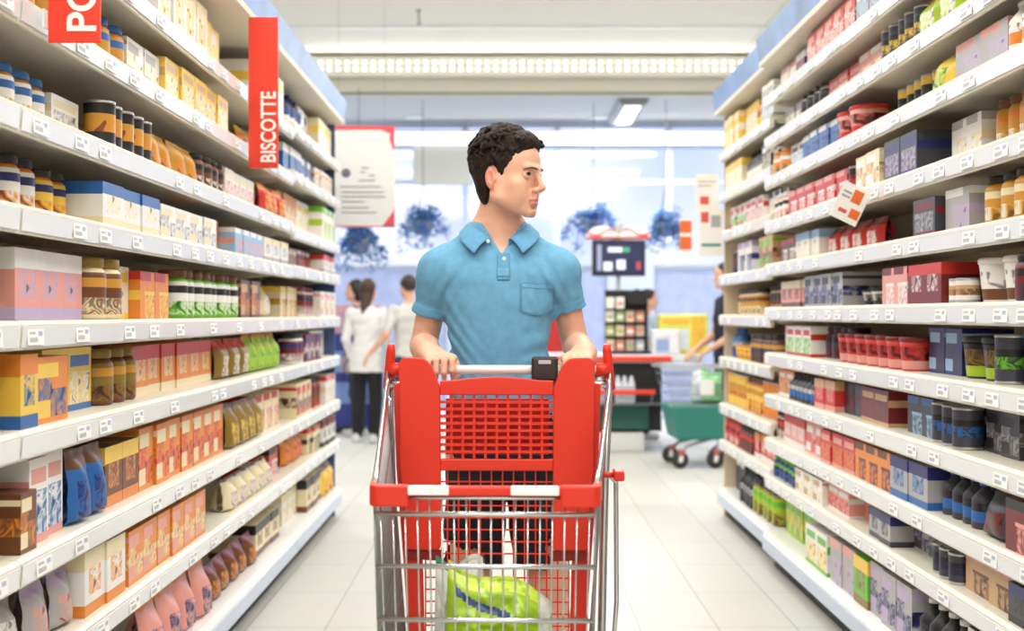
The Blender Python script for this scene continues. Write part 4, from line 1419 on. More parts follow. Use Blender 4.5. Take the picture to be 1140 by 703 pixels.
    # folded seat flap just behind the upper lattice
    f = MB(); f.box(px(494), px(610), YG + .03, YG + .036, pz(508), pz(445), mat('deep_red_plastic', rgb(196, 34, 20), .5), .002); f.build('seat_flap', t)
    g = MB()
    xl, xr = px(472), px(632)
    cols = 13
    for i in range(cols + 1):
        x = xl + (xr - xl) * i / cols
        top = pz(524) if px(489) <= x <= px(615) else pz(612)
        g.box(x - .0017, x + .0017, YG + .010, YG + .0145, pz(752), top + .012, M_RED)
    for i in range(18):
        y = 524 + 13.4 * i
        if y > 752: break
        a, c = (px(489), px(615)) if y < 612 else (xl, xr)
        g.box(a, c, YG + .009, YG + .0135, pz(y) - .0017, pz(y) + .0017, M_RED)
    g.build('lower_lattice', t)

    # handle -------------------------------------------------------------
    YH = .406; zh = 1.076
    b = MB(); b.tube([(-.275, YH, zh), (.275, YH, zh)], .0120, mat('white_handle_sleeve', rgb(238, 238, 236), .35), 16); b.build('handle_bar', t)
    for s in (-1, 1):
        b = MB()
        b.tube([(s * .287, YH + .012, 1.026), (s * .285, YH + .01, 1.07), (s * .280, YH, 1.125), (s * .279, YH - .002, 1.142)], [.0150, .0135, .0115, .0085], M_RED, 12)
        b.tube([(s * .252, YH, zh), (s * .286, YH, zh)], .0185, M_RED, 14)
        b.build('handle_bracket', t)
        b = MB()
        b.tube([(s * .284, YH + .012, 1.03), (s * .283, YH - .01, .99), (s * .272, YH - .05, .80), (s * .262, YH - .09, .42), (s * .255, YH - .12, .22), (s * .245, .2, .17), (s * .222, -.2, .15), (s * .205, -.36, .15)], .0105, M_CHROME, 10)
        b.build('chassis_tube', t)
        b = MB(); b.tube([(s * .222, YH - .02, zh - .036), (s * .285, YH - .02, zh - .036)], .010, M_CHROME, 10); b.build('cross_tube', t)
    b = MB(); b.box(.281, .306, .10, .16, .828, .852, M_RED, .004); b.tube([(.25, .13, .84), (.285, .13, .84)], .007, M_RED, 8); b.build('side_clip', t)
    b = MB(); b.tube([(.275, .16, .835), (.297, .30, .80), (.299, .31, .5), (.285, .31, .30)], .006, M_CHROME, 8); b.build('outer_rail', t)
    # coin lock
    c = MB(); c.box(.085, .153, YH - .030, YH + .02, zh - .028, zh + .034, mat('lock_plastic', rgb(44, 38, 42), .4), .006)
    lk = c.build('coin_lock', t); lk['label'] = 'black coin lock on the handle'
    c = MB(); c.box(.103, .135, YH - .0315, YH - .029, zh + .016, zh + .026, mat('lock_slot', rgb(190, 190, 192), .3), .0008); c.build('coin_slot', lk)
    # undercarriage
    b = MB()
    b.tube([(-.205, -.36, .15), (.205, -.36, .15)], .0105, M_CHROME, 10)
    b.tube([(-.245, .2, .17), (.245, .2, .17)], .0105, M_CHROME, 10)
    for s in (-1, 1):
        b.tube([(s * .2, -.30, .15), (s * .2, -.30, zb - .004)], .008, M_CHROME, 8)
        b.tube([(s * .10, -.36, .15), (s * .12, .2, .17)], .006, M_CHROME, 8)
    b.build('undercarriage', t)
    for (x, y) in ((-.2, -.34), (.2, -.34), (-.245, .24), (.245, .24)):
        b = MB(); b.lathe([(.014, 0), (.014, .03)], M_STEEL, 10, (x, y, .118))
        b.box(x - .018, x - .014, y - .022, y + .03, .05, .12, M_STEEL); b.box(x + .014, x + .018, y - .022, y + .03, .05, .12, M_STEEL)
        b.box(x - .018, x + .018, y - .022, y + .022, .116, .122, M_STEEL)
        cs = b.build('caster', t)
        b = MB(); b.lathe([(.03, -.012), (.058, -.011), (.0625, -.006), (.0625, .006), (.058, .011), (.03, .012)], M_DGREY, 22, (x, y + .015, .0628), None, 'x')
        b.build('wheel', cs)
    return t
cart = make_cart()

# things lying in the cart -------------------------------------------------
def pouch(name, w, h, d, matfun, seed, nu=51, nv=59, crimp=.05, slump=.0):
    b = MB()
    for s in (-1, 1):
        pts = []
        for i in range(nu):
            u = i / (nu - 1)
            for j in range(nv):
                v = j / (nv - 1)
                e = max(0, 1 - abs(2 * u - 1) ** 2.6) ** .7
                pf = min(1, (v + .004) / .10) ** .5 * (1 if v < .5 else max(0, 1 - ((v - .5) / (.5 - crimp)) ** 2) if v < 1 - crimp else 0)
                n1 = mnoise.noise(Vector((u * 5 + seed, v * 5, s * 3))) * .018 + mnoise.noise(Vector((u * 14, v * 12 + seed, s * 5))) * .006
                y = s * (d / 2 * pf * e) + n1 * (pf * e * .9 + .25)
                top = 1 + .06 * math.sin(u * 7 + seed) - slump * u
                pts.append(((u - .5) * w * (1 - .08 * v), y, max(0, v * h * (top if v > .5 else 1 + (top - 1) * v * 2))))
        b.grid(pts, nu, nv, None, True, matfun)
    return b
M_LIME = mat('lime_film', rgb(152, 188, 26), .28, noise=.12, scale=20)
M_LIME2 = mat('pale_lime_film', rgb(190, 214, 76), .28, noise=.15, scale=24)
M_FILMBLUE = mat('blue_film_stripe', rgb(40, 70, 120), .3)
M_FILMDK = print_mat('salad_window', [rgb(30, 40, 20), rgb(40, 60, 20), rgb(110, 150, 30), rgb(190, 200, 150)], 30)
M_CLEAR = mat('crumpled_clear_film', rgb(205, 208, 196), .15, noise=.25, scale=26)
def lm(i, j):
    u, v = i / 50, j / 58
    if u > .86: return M_CLEAR
    if abs(v - (.80 - .36 * u)) < .04 and .06 < u < .62: return M_FILMBLUE
    if v < .42 and u > .5 and v < .12 + (u - .45) * .9: return M_FILMDK
    if v > .84: return M_LIME2 if (i // 2 + j // 3) % 5 else M_LIME
    return M_LIME
b = pouch('salad_bag', .25, .24, .11, lm, 3.1, slump=.33)
sb = b.build('salad_bag', None, (-.022, 2.80, .428), math.radians(-4)); sb.rotation_euler.x = -.12
tag(sb, 'lime green salad bag with blue stripe inside the red cart', 'bag')
b = pouch('paper_bag', .12, .215, .06, lambda i, j: mat('grey_white_paper', rgb(208, 208, 202), .7, noise=.1) if j < 53 or i > 24 else mat('teal_print', rgb(40, 140, 110), .5), 8.4)
pb = b.build('paper_bag', None, (-.115, 2.955, .428), math.radians(6))
tag(pb, 'greyish white bag with teal top edge behind the salad bag in cart', 'bag')
# dark tray of food on the cart floor
t = thing('food_tray', 'dark plastic food tray lying flat at bottom of red cart', 'tray', (-.05, 2.64, .4245))
b = MB(); b.prism([(-.155, .045), (-.15, .050), (-.135, .048), (-.125, .006), (.125, .006), (.135, .048), (.15, .050), (.155, .045), (.145, .04), (.13, 0), (-.13, 0), (-.145, .04)], -.075, .075, M_BLACK, 'y'); b.build('tray', t)
b = MB(); b.box(-.128, .128, -.07, .07, .012, .04, mat('tray_filling', rgb(70, 60, 50), .5, noise=.5, scale=40), .006); b.build('filling', t)
def leafmat(name, col):
    m = mat(name, col, .5, noise=.2)
    nt = m.node_tree; b = nt.nodes['Principled BSDF']; o = [n for n in nt.nodes if n.type == 'OUTPUT_MATERIAL'][0]
    tl = nt.nodes.new('ShaderNodeBsdfTranslucent'); tl.inputs['Color'].default_value = col
    mx = nt.nodes.new('ShaderNodeMixShader'); mx.inputs[0].default_value = .6
    nt.links.new(b.outputs[0], mx.inputs[1]); nt.links.new(tl.outputs[0], mx.inputs[2]); nt.links.new(mx.outputs[0], o.inputs['Surface'])
    return m
# ------------------------------------------------------------------ people in the distance
M_SK2 = mat('skin_far', rgb(222, 168, 142), .55, noise=.03)
def far_person(label, x, y, yaw, height, hair, haircol, top, topcol, bottomcol, arms, long_hair=0, sleeve=.6, lean=0.0, look=0.0, coat=0.0, hip=1.0, z0=0.0):
    """local frame faces -Y; arms: [(elbow, wrist), right, left] in metres at 1.75 m stature"""
    h = .009; sc = height / 1.75
    F = Field((-.55, -.62, 0), (.55, .42, 1.80), h)
    hip_w = .165 * hip
    def tors(G, g=0.0):
        G.loft([(.80, 0, .01, hip_w - .02 + g, .105 + g), (.92, 0, .01, hip_w + g, .115 + g), (1.08, 0, 0, .138 + g, .098 + g), (1.25, 0, 0, .158 + g, .110 + g), (1.36, 0, .01, .165 + g, .10 + g), (1.43, 0, .01, .11 + g, .075 + g), (1.47, 0, .01, .06 + g, .055 + g)], .03)
    tors(F)
    F.cap((0, .012, 1.42), (0, -.01, 1.56), .05, .05, .03)
    J = []
    for s, (el, wr) in zip((-1, 1), arms):
        sh = V(s * .185, .01, 1.39); el = V(*el); wr = V(*wr)
        J.append((sh, el, wr))
        F.ell(sh, (.052, .052, .055), None, .05)
        F.cap(sh, el, .045, .038, .02); F.cap(el, wr, .040, .026, .02)
        d = (wr - el) / np.linalg.norm(wr - el); ac = np.cross(d, V(0, 0, 1)) if abs(d[2]) < .85 else np.array([1., 0, 0])
        ac = ac / np.linalg.norm(ac); dn = np.cross(ac, d); dn = dn if dn[2] < 0 else -dn
        hand(F, wr, wr + d * .085, ac * (1 if s < 0 else -1), d, dn, 1.0, curl=(.25, .35, .3), r0=.0105,
             thumb=(wr + ac * .02 + d * .02, wr + ac * .045 + d * .055, wr + ac * .050 + d * .09))
    for s in (-1, 1):
        kn = V(s * .10, -.005, .48); an = V(s * .105, .035, .085)
        F.cap((s * .088, .015, .86), kn, .078, .050, .01)
        F.cap(kn, kn * .65 + an * .35 + V(0, .012, 0), .050, .050, .01); F.cap(kn * .65 + an * .35 + V(0, .012, 0), an, .050, .034, .01)
        F.cap(an + V(0, .02, -.045), an + V(s * .02, -.14, -.055), .034, .026, .03)
    R = frame(look); o = np.array([0, -.03, 1.63])
    P = build_head(F, o, R, 1.0, detail=False)
    p = link('person', F.mesh('person', [M_SK2], None, 1))
    tag(p, label, 'person')
    p.location = (x, y, z0); p.rotation_euler = (0, 0, yaw); p.scale = (sc, sc, sc)
    # hair
    H = Field((-.2, -.25, 1.1), (.2, .22, 1.82), .007)
    H.ell(P(0, -.022, .044), (.084, .106, .092), R, .001)
    ys = np.array([-.14, -.05, -.03, -.015, .0, .02, .04, .07, .12], np.float32)
    zl = np.array([-.09, -.08, -.03, .0, .0, -.01, .03, .065, .08], np.float32)
    def cut(X, Y, Z):
        q = [X - o[0], Y - o[1], Z - o[2]]
        ly, lz = [R[0, i] * q[0] + R[1, i] * q[1] + R[2, i] * q[2] for i in (1, 2)]
        return (np.interp(ly.ravel(), ys, zl).reshape(ly.shape) - lz) * .6
    H.apply((-9,) * 3, (9,) * 3, cut, .01, 'int', 0)
    if long_hair == 1:
        for s in np.linspace(-1, 1, 9):
            a = P(.055 * s, -.075 + .03 * abs(s), .01); c = a + np.array([.03 * s, .035 + .01 * math.cos(9 * s), -.20]); e = a + np.array([.035 * s, .055, -.40])
            H.cap(a, c, .030, .026, .02); H.cap(c, e, .026, .014, .02)
    if long_hair == 2:
        H.ell(P(0, -.12, .02), (.03, .03, .03), R, .02)
        H.cap(P(0, -.13, .01), P(0, -.16, -.07), .032, .028, .02); H.cap(P(0, -.16, -.07), P(0, -.15, -.18), .028, .010, .02)
    if long_hair == 3:
        H.ell(P(0, -.045, -.02), (.095, .085, .12), R, .04)
    H.apply((-9,) * 3, (9,) * 3, lambda X, Y, Z: np.sin(X * 150 + Z * 40) * np.sin(Y * 130 + Z * 30) * .004, op='add', pad=0)
    hm = mat('hair_' + hair, rgb(*haircol), .5, noise=.3, scale=50)
    link('hair', H.mesh('hair', [hm], None, 1), p)
    # top
    S = Field((-.5, -.6, .6), (.5, .4, 1.52), .009)
    if coat:
        S.loft([(.92 - coat, 0, .01, hip_w + .035, .135), (.95, 0, .01, hip_w + .016, .128), (1.08, 0, 0, .152, .112), (1.25, 0, 0, .170, .122), (1.36, 0, .01, .177, .112), (1.43, 0, .01, .122, .086), (1.465, 0, .01, .068, .062)], .02)
    else:
        S.loft([(.90, 0, .01, hip_w + .012, .127), (1.08, 0, 0, .152, .112), (1.25, 0, 0, .170, .122), (1.36, 0, .01, .177, .112), (1.43, 0, .01, .122, .086), (1.465, 0, .01, .068, .062)], .02)
    for (sh, el, wr) in J:
        S.ell(sh, (.062, .062, .065), None, .05)
        if sleeve <= 1: S.cap(sh, sh + (el - sh) * sleeve, .056, .052, .02)
        else:
            S.cap(sh, el, .056, .049, .02); S.cap(el, el + (wr - el) * (sleeve - 1), .049, .040, .02)
    S.apply((-9,) * 3, (9,) * 3, lambda X, Y, Z: np.sin(Z * 55 + X * 25 + 2 * np.sin(X * 18 + Y * 20)) * .003, op='add', pad=0)
    link(top, S.mesh(top, [mat('cloth_%d_%d_%d' % topcol, rgb(*topcol), .85, noise=.06)], None, 1), p)
    # trousers
    T = Field((-.3, -.25, .05), (.3, .25, 1.0), .009)
    T.loft([(.78, 0, .012, hip_w - .006, .115), (.90, 0, .01, hip_w + .004, .120), (.99, 0, .005, hip_w - .008, .112)], .03)
    for s in (-1, 1):
        kn = V(s * .10, -.003, .48); an = V(s * .105, .03, .07)
        T.cap((s * .088, .015, .86), kn, .092, .070, .03); T.cap(kn, kn * .65 + an * .35 + V(0, .01, 0), .070, .066, .03); T.cap(kn * .65 + an * .35 + V(0, .01, 0), an, .066, .056, .02)
    link('trousers', T.mesh('trousers', [mat('cloth_%d_%d_%d' % bottomcol, rgb(*bottomcol), .85, noise=.1)], None, 1), p)
    for s in (-1, 1):
        an = V(s * .105, .035, .085)
        B_ = Field(tuple(an + V(-.09, -.25, -.09)), tuple(an + V(.09, .13, .06)), .007)
        B_.cap(an + V(0, .03, -.05), an + V(s * .02, -.15, -.055), .043, .037, .02); B_.cap(an + V(0, .02, -.01), an + V(0, .03, -.05), .042, .042, .02)
        B_.apply((-9,) * 3, (9,) * 3, lambda X, Y, Z: .003 - Z + 0 * X + 0 * Y, .003, 'int', 0)
        link('shoe', B_.mesh('shoe', [mat('pale_shoe', rgb(214, 214, 216), .7)], None, 1), p)
    return p
down = [((-.235, .04, 1.11), (-.235, -.09, .88)), ((.235, .04, 1.11), (.235, -.09, .88))]
far_person('black-haired person in navy top standing furthest from aisle, looking away', -1.52, 12.6, math.radians(-75), 1.56, 'black', (24, 22, 26), 'jacket', (62, 70, 120), (38, 44, 80), down, 3, 1.9)
far_person('woman with long brown hair in white tunic and black trousers', -1.34, 11.95, math.radians(160), 1.55, 'brown', (66, 44, 34), 'tunic', (238, 236, 236), (30, 28, 32), down, 1, 1.8, coat=.16)
far_person('man in light grey t-shirt with his arm around the long-haired woman', -.93, 11.78, math.radians(-148), 1.58, 'dark', (52, 42, 40), 't_shirt', (208, 206, 204), (44, 52, 92),
           [((-.235, .04, 1.11), (-.235, -.09, .88)), ((.30, .06, 1.14), (.42, -.02, .97))], 0, .75)
far_person('dark-haired cashier with ponytail in pale blue top behind the checkout', 1.36, 12.35, math.radians(80), 1.46, 'black', (24, 22, 26), 'blouse', (176, 192, 220), (40, 42, 60),
           [((-.235, -.06, 1.13), (-.15, -.27, 1.08)), ((.235, -.06, 1.13), (.15, -.27, 1.08))], 2, .8)
far_person('dark-haired shopper in dark clothes half hidden by the far shelving end', 1.89, 10.85, math.radians(-80), 1.66, 'black', (24, 22, 26), 'vest', (34, 36, 52), (26, 28, 40),
           [((-.245, -.03, 1.10), (-.19, -.22, .98)), ((.245, -.03, 1.10), (.19, -.22, .98))], 0, .35)

# ------------------------------------------------------------------ checkout zone
M_TEAL = mat('teal_plastic', rgb(46, 128, 118), .45)
M_TEALD = mat('dark_teal_panel', rgb(34, 92, 84), .5)
M_REDS = mat('red_edge_strip', rgb(232, 70, 48), .4)
ck = thing('checkout_counter', 'checkout counter with black front, white top and red edge strip', 'checkout counter', (1.0, 11.1, 0))
b = MB(); b.box(-.95, .72, 0, .75, .79, .86, mat('counter_white', rgb(228, 232, 236), .35), .01); b.build('worktop', ck)
b = MB(); b.box(-.97, .44, -.035, .0, .80, .85, M_REDS, .008); b.build('edge_strip', ck)
b = MB(); b.box(-.93, .36, .06, .70, .18, .79, mat('counter_black', rgb(22, 24, 28), .5), .004); b.build('body_panel', ck)
b = MB(); b.box(-.93, .24, .02, .06, .20, .42, M_TEALD, .004); b.build('lower_panel', ck)
b = MB(); b.box(-.93, .2, .03, .7, 0.0, .17, M_WHITE, .006); b.build('plinth', ck)
b = MB(); b.box(-.9, .34, -.13, .055, .425, .435, M_STEEL); b.box(-.9, .28, -.16, -.13, .52, .56, M_REDS, .006)
for x in (-.88, -.3, .25): b.tube([(x, -.14, .43), (x, -.14, .54)], .006, M_STEEL, 6)
b.build('front_shelf', ck)
# packs of bottles on the counter's front shelf
M_WRAP = mat('shrink_wrap', rgb(206, 212, 226), .12, noise=.2, scale=18)
for i, x in enumerate((.24, .52, .80, 1.02)):
    w = .125
    t = thing('bottle_pack', 'shrink-wrapped pack of clear bottles on checkout front shelf, %s from the trolley end' % ordinal(4 - i), 'bottle pack', (x, 11.046, .4355), 0, 'bottle packs below the checkout')
    b = MB()
    for a in range(3):
        for c in range(2):
            b.lathe([(.026, 0), (.029, .01), (.029, .05), (.027, .08), (.029, .11), (.029, .17), (.012, .225), (.012, .24)], mat('bottle_clear', rgb(216, 222, 232), .1), 12, (-.06 + a * .06, -.03 + c * .06, .001))
    b.build('bottles', t)
    b = MB(); b.box(-.092, .092, -.062, .062, .0, .17, mat('wrap_film', rgb(220, 226, 236), .1, alpha=.35), .012); b.build('wrap', t)
# hanging monitor with a two-scoop red and white top
mn = thing('checkout_screen', 'black checkout screen under a red and white domed sign', 'screen', (1.015, 11.58, .8602))
b = MB(); b.tube([(0, .05, 0), (0, .05, 1.2)], .022, mat('pole_grey', rgb(190, 196, 206), .4), 10); b.lathe([(.09, 0), (.085, .012), (.02, .02)], M_STEEL, 16, (0, .05, 0)); b.build('pole', mn)
b = MB(); b.box(-.245, .245, -.02, .026, .71, 1.04, M_BLACK, .01); sc_ = b.build('screen_body', mn)
b = MB()
b.box(-.22, .22, -.0225, -.0203, .735, 1.02, mat('screen_glow', rgb(30, 34, 66), .3, emit=rgb(34, 38, 80), estr=.5))
M_SW = mat('screen_white', rgb(220, 226, 240), .4, emit=rgb(214, 222, 240), estr=.45)
b.box(-.10, .03, -.0245, -.0225, .93, .975, M_SW); b.box(.035, .10, -.0245, -.0225, .93, .975, mat('screen_green', rgb(70, 150, 120), .4, emit=rgb(70, 150, 120), estr=.4))
b.box(-.2, -.16, -.0245, -.0225, .76, 1.0, mat('screen_pale', rgb(140, 150, 180), .4, emit=rgb(140, 150, 180), estr=.4))
b.box(-.14, -.06, -.0245, -.0225, .76, .84, M_SW); b.box(-.02, .06, -.0245, -.0225, .77, .86, M_SW); b.box(.16, .2, -.0245, -.0225, .77, .84, mat('screen_red', rgb(170, 70, 90), .4, emit=rgb(170, 70, 90), estr=.4))
b.build('display', sc_)
for s in (-1, 1):
    D = Field((-.34, -.12, .98), (.34, .16, 1.30), .006)
    D.ell((s * .15, .02, 1.05), (.155, .09, .125), None, .01)
    D.apply((-9,) * 3, (9,) * 3, lambda X, Y, Z: 1.052 - Z + 0 * X + 0 * Y, .004, 'int', 0)
    me = D.mesh('dome', [M_WHITEP, mat('dome_red', rgb(226, 84, 74), .4)],
                lambda c, s=s: ((c[:, 2] < 1.075) | (np.abs((c[:, 2] - 1.05) - .06 - .03 * np.sin((c[:, 0] * s) * 22)) < .014)).astype(int), 1)
    link('dome', me, mn)
b = MB(); b.box(-.035, .035, .0, .05, 1.04, 1.17, mat('dome_joint', rgb(190, 180, 170), .5), .006); b.build('dome_bracket', mn)
# display rack of small goods on the counter
rk = thing('display_rack', 'black-topped rack of small pastel packets standing on the checkout', 'display rack', (1.06, 11.35, .8605))
b = MB(); b.box(-.18, .21, .10, .13, 0, .58, M_BLACK, .004); b.prism([(.02, .55), (.10, .59), (.19, .55), (.2, .45), (.03, .45)], -.02, .10, M_BLACK, 'y'); b.box(-.19, .22, -.06, .13, 0, .025, M_BLACK, .004)
for z in (.15, .28, .40): b.box(-.18, .19, -.02, .10, z, z + .006, M_BLACK)
b.build('stand', rk)
pcs = [(236, 220, 190), (240, 236, 226), (206, 180, 170), (170, 190, 120), (238, 200, 170), (220, 150, 130), (246, 240, 236), (190, 200, 210)]
for r in range(4):
    for c in range(4):
        if r == 3 and c > 1: continue
        z = (.026, .157, .287, .407)[r]; x = -.14 + c * .09
        b = MB(); cc = pcs[(r * 3 + c * 5) % 8]
        b.box(-.037, .037, 0, .03, 0, .105, mat('packet_%d_%d_%d' % cc, rgb(*cc), .45), .004)
        b.box(-.026, .026, -.001, .0005, .03, .065, mat('packet_art_%d' % ((r + c) % 4), rgb(*pcs[(r + c * 3 + 5) % 8]), .5))
        o = b.build('small_packet', None, (1.06 + x, 11.36, .8605 + z + .0005))
        tag(o, 'small pastel packet on the checkout display rack, row %s from counter, place %s' % (('one', 'two', 'three', 'four')[r], ('one', 'two', 'three', 'four')[c]), 'packet', 'small packets on the display rack')
# bulky packs on the belt
def big_pack(x, y, z, w, h, d, c1, c2, c3, label):
    t = thing('bulk_pack', label, 'pack', (x, y, z))
    b = MB(); b.box(-w / 2, w / 2, 0, d, 0, h, c1, .02); b.build('wrapping', t)
    b = MB(); b.box(-w * .36, w * .1, -.0015, .0015, h * .12, h * .62, c2); b.box(w * .16, w * .4, -.0015, .0015, h * .06, h * .94, c3); b.box(-w * .42, w * .12, -.0015, .0015, h * .74, h * .9, c3 if c3 is not c2 else c1); b.build('printed_panel', t)
MP = lambda n, *c: mat('pack_' + n, rgb(*c), .35, noise=.1, scale=10)
big_pack(1.40, 11.16, .8605, .25, .22, .2, MP('white', 226, 230, 240), MP('blue', 150, 176, 220), MP('white2', 240, 240, 244), 'white and pale blue bulk pack on the belt beside the cashier')
big_pack(1.59, 11.42, .8605, .46, .36, .2, MP('lime', 226, 226, 110), MP('pale', 214, 226, 238), MP('orange', 240, 190, 70), 'tall lime yellow bulk pack standing on the belt')
# red swivel chair at the next till
ch = thing('swivel_chair', 'red padded swivel chair behind the man in the blue shirt', 'chair', (.52, 12.7, 0))
b = MB(); b.box(-.19, .19, -.03, .03, .78, 1.2, MP('red', 206, 50, 50), .025); b.build('backrest', ch)
b = MB(); b.box(-.22, .22, -.44, -.02, .56, .63, MP('red', 206, 50, 50), .025); b.build('seat', ch)
b = MB(); b.tube([(0, -.22, .1), (0, -.22, .56)], .025, M_BLACK, 10); b.tube([(0, -.03, .58), (0, .045, .7), (0, .035, .9)], .015, M_BLACK, 8); b.build('post', ch)
for k in range(5):
    a = k * 2 * PI / 5
    b = MB(); b.tube([(0, -.22, .1), (.26 * math.cos(a), -.22 + .26 * math.sin(a), .06)], .018, M_BLACK, 8)
    b.lathe([(.02, -.02), (.03, -.015), (.03, .015), (.02, .02)], M_BLACK, 12, (.26 * math.cos(a), -.22 + .26 * math.sin(a), .0305), None, 'x'); b.build('leg', ch)

# parked trolley ------------------------------------------------------------
tr = thing('shopping_trolley', 'grey wire trolley with teal lower tray parked at the checkout', 'shopping trolley', (1.56, 10.15, 0), math.radians(4))
b = MB()
for z in (.50, .58, .66, .74, .80):
    e = (z - .5) * .25
    b.tube([(-.27 - e, -.2, z), (.27 + e, -.2, z), (.27 + e, .22, z), (-.27 - e, .22, z)], .004, M_STEEL, 5, True)
for i in range(20):
    f = -1 + 2 * i / 19
    b.tube([(f * .27, -.2, .5), (f * .34, -.2, .8)], .0024, M_STEEL, 4); b.tube([(f * .27, .22, .5), (f * .34, .22, .8)], .0024, M_STEEL, 4)
b.build('wire_basket', tr)
b = MB(); b.prism([(-.24, .22), (-.30, .50), (.30, .50), (.24, .22)], -.2, .22, M_TEAL, 'y'); ot = b.build('lower_tray', tr)
bv = ot.modifiers.new('edge', 'BEVEL'); bv.width = .03; bv.segments = 3
b = MB(); b.tube([(-.36, -.22, .80), (-.36, .24, .80), (.36, .24, .80), (.36, -.22, .80)], .011, mat('trolley_rim', rgb(196, 200, 206), .4), 8, True); b.build('rim', tr)
b = MB(); b.box(-.06, .05, -.215, -.205, .58, .70, M_WHITEP, .004); b.build('badge', tr)
b = MB(); b.tube([(-.19, -.2, .13), (-.16, -.16, .17), (.1, -.1, .24), (.34, 0, .32)], .016, mat('trolley_grey', rgb(176, 180, 186), .4), 8); b.tube([(-.19, .2, .13), (-.16, .16, .17), (.3, .1, .30)], .014, M_STEEL, 8)
b.tube([(.08, -.2, .13), (.12, -.14, .24)], .016, mat('trolley_grey', rgb(176, 180, 186), .4), 8); b.tube([(.2, .2, .13), (.2, .14, .25)], .014, M_STEEL, 8)
b.build('chassis', tr)
for (x, y) in ((-.21, -.2), (.07, -.2), (-.21, .2), (.19, .2)):
    b = MB(); b.box(x - .02, x + .02, y - .03, y + .03, .10, .15, MP('reddish', 190, 100, 96), .006)
    b.prism([(x - .018, .12), (x + .018, .12), (x + .006, .05), (x - .02, .05)], y - .026, y - .018, M_WHITEP, 'y'); b.prism([(x - .018, .12), (x + .018, .12), (x + .006, .05), (x - .02, .05)], y + .018, y + .026, M_WHITEP, 'y')
    cs = b.build('caster', tr)
    b = MB(); b.lathe([(.025, -.016), (.06, -.015), (.068, -.008), (.068, .008), (.06, .015), (.025, .016)], M_DGREY, 20, (x - .008, y, .0685), None, 'y'); b.build('wheel', cs)
b = pouch('carrier_bag', .26, .26, .16, lambda i, j: mat('green_carrier_film', rgb(150, 214, 150), .3, noise=.2, scale=12) if i > 14 else mat('white_carrier_film', rgb(222, 230, 236), .3), 5.5)
o = b.build('carrier_bag', None, (1.60, 10.16, .5045))
tag(o, 'pale green carrier bag lying in the grey wire trolley', 'bag')

# framed poster hanging beyond the left shelves ------------------------------
po = thing('framed_poster', 'white hanging poster with red border and lines of small print', 'poster', (-.965, 8.25, 1.792))
W_, H_ = .44, .665
b = MB(); b.box(-W_ / 2, W_ / 2, 0, .012, 0, H_, mat('poster_paper', rgb(210, 210, 206), .5), .002); b.build('sheet', po)
MRB = mat('poster_red', rgb(206, 72, 82), .5)
b = MB(); b.box(-W_ / 2, W_ / 2, -.004, -.0003, H_ - .024, H_, MRB); b.box(-W_ / 2, W_ / 2, -.004, -.0003, 0, .008, MRB); b.box(-W_ / 2, -W_ / 2 + .012, -.004, -.0003, 0, H_, MRB)
b.prism([(W_ / 2 - .09, H_ - .024), (W_ / 2, H_ - .024), (W_ / 2, H_ - .16), (W_ / 2 - .012, H_ - .15), (W_ / 2 - .035, H_ - .09), (W_ / 2 - .03, H_ - .05)], -.004, -.0003, MRB, 'y')
b.prism([(W_ / 2 - .085, 0), (W_ / 2 - .012, .1), (W_ / 2, .13), (W_ / 2, 0)], -.004, -.0003, MRB, 'y')
b.build('red_border', po)
b = MB(); pg = mat('poster_print', rgb(140, 142, 146), .6)
for (x0, x1, z) in ((.0, .05, .385), (-.01, .03, .357), (.05, .09, .335), (-.02, .09, .303), (-.14, .13, .262), (-.13, .15, .226), (-.13, .16, .196), (-.13, .02, .163), (-.13, .05, .124), (-.13, .10, .092)):
    b.box(x0, x1, -.0022, -.0004, z, z + .007, pg)
b.lathe([(.0, -.0026), (.026, -.0026), (.03, -.002), (.03, -.0004)], mat('poster_seal', rgb(104, 96, 112), .5), 20, (-.10, 0, .355), None, 'y')
b.build('small_print', po)
b = MB()
for x in (-.15, .15): b.tube([(x, .006, H_), (x, .006, 4.10 - 1.792)], .0009, M_STEEL, 5)
b.build('hanging_wire', po)
# tall blue stand at the left behind the shelf end
st = thing('blue_display_stand', 'dark blue cardboard display stand behind the far shelf end', 'display stand', (-1.62, 12.9, 0))
b = MB(); b.box(-.3, .3, .0, .4, .06, 1.02, MP('navy', 52, 66, 150), .006); b.build('body', st)
b = MB(); b.box(-.32, .32, -.02, .42, 0, .06, M_BLACK, .004); b.build('plinth', st)
for z in (.3, .62):
    b = MB(); b.box(-.26, .26, -.012, .004, z, z + .22, MP('skyblue', 130, 160, 226)); b.build('printed_panel', st)
b = MB(); b.box(-.3, .3, .36, .4, 1.02, 1.32, MP('pinkish', 222, 176, 190), .004); b.build('header_card', st)
# pale blue partition screens in front of the windows, below the plants
for i, (x0, x1, lab) in enumerate(((-2.3, -.75, 'pale blue frosted screen behind the couple at the windows'), (-.35, 1.15, 'pale blue frosted screen behind the cashier desk'), (1.75, 3.1, 'pale blue frosted screen farthest out behind the yellow pack'))):
    t = thing('frosted_screen', lab, 'screen', ((x0 + x1) / 2, 14.9, 0))
    w = (x1 - x0) / 2
    b = MB(); b.box(-w, w, 0, .02, .08, 1.75, leafmat('frosted_panel', rgb(222, 229, 250)), .004); b.build('panel', t)
    b = MB(); b.box(-w - .03, -w, -.02, .04, 0, 1.8, M_FRAME); b.box(w, w + .03, -.02, .04, 0, 1.8, M_FRAME); b.box(-w, w, -.01, .03, 1.75, 1.8, M_FRAME)
    b.box(-w - .15, -w + .1, -.2, .22, 0, .02, M_FRAME); b.box(w - .1, w + .15, -.2, .22, 0, .02, M_FRAME); b.build('frame', t)

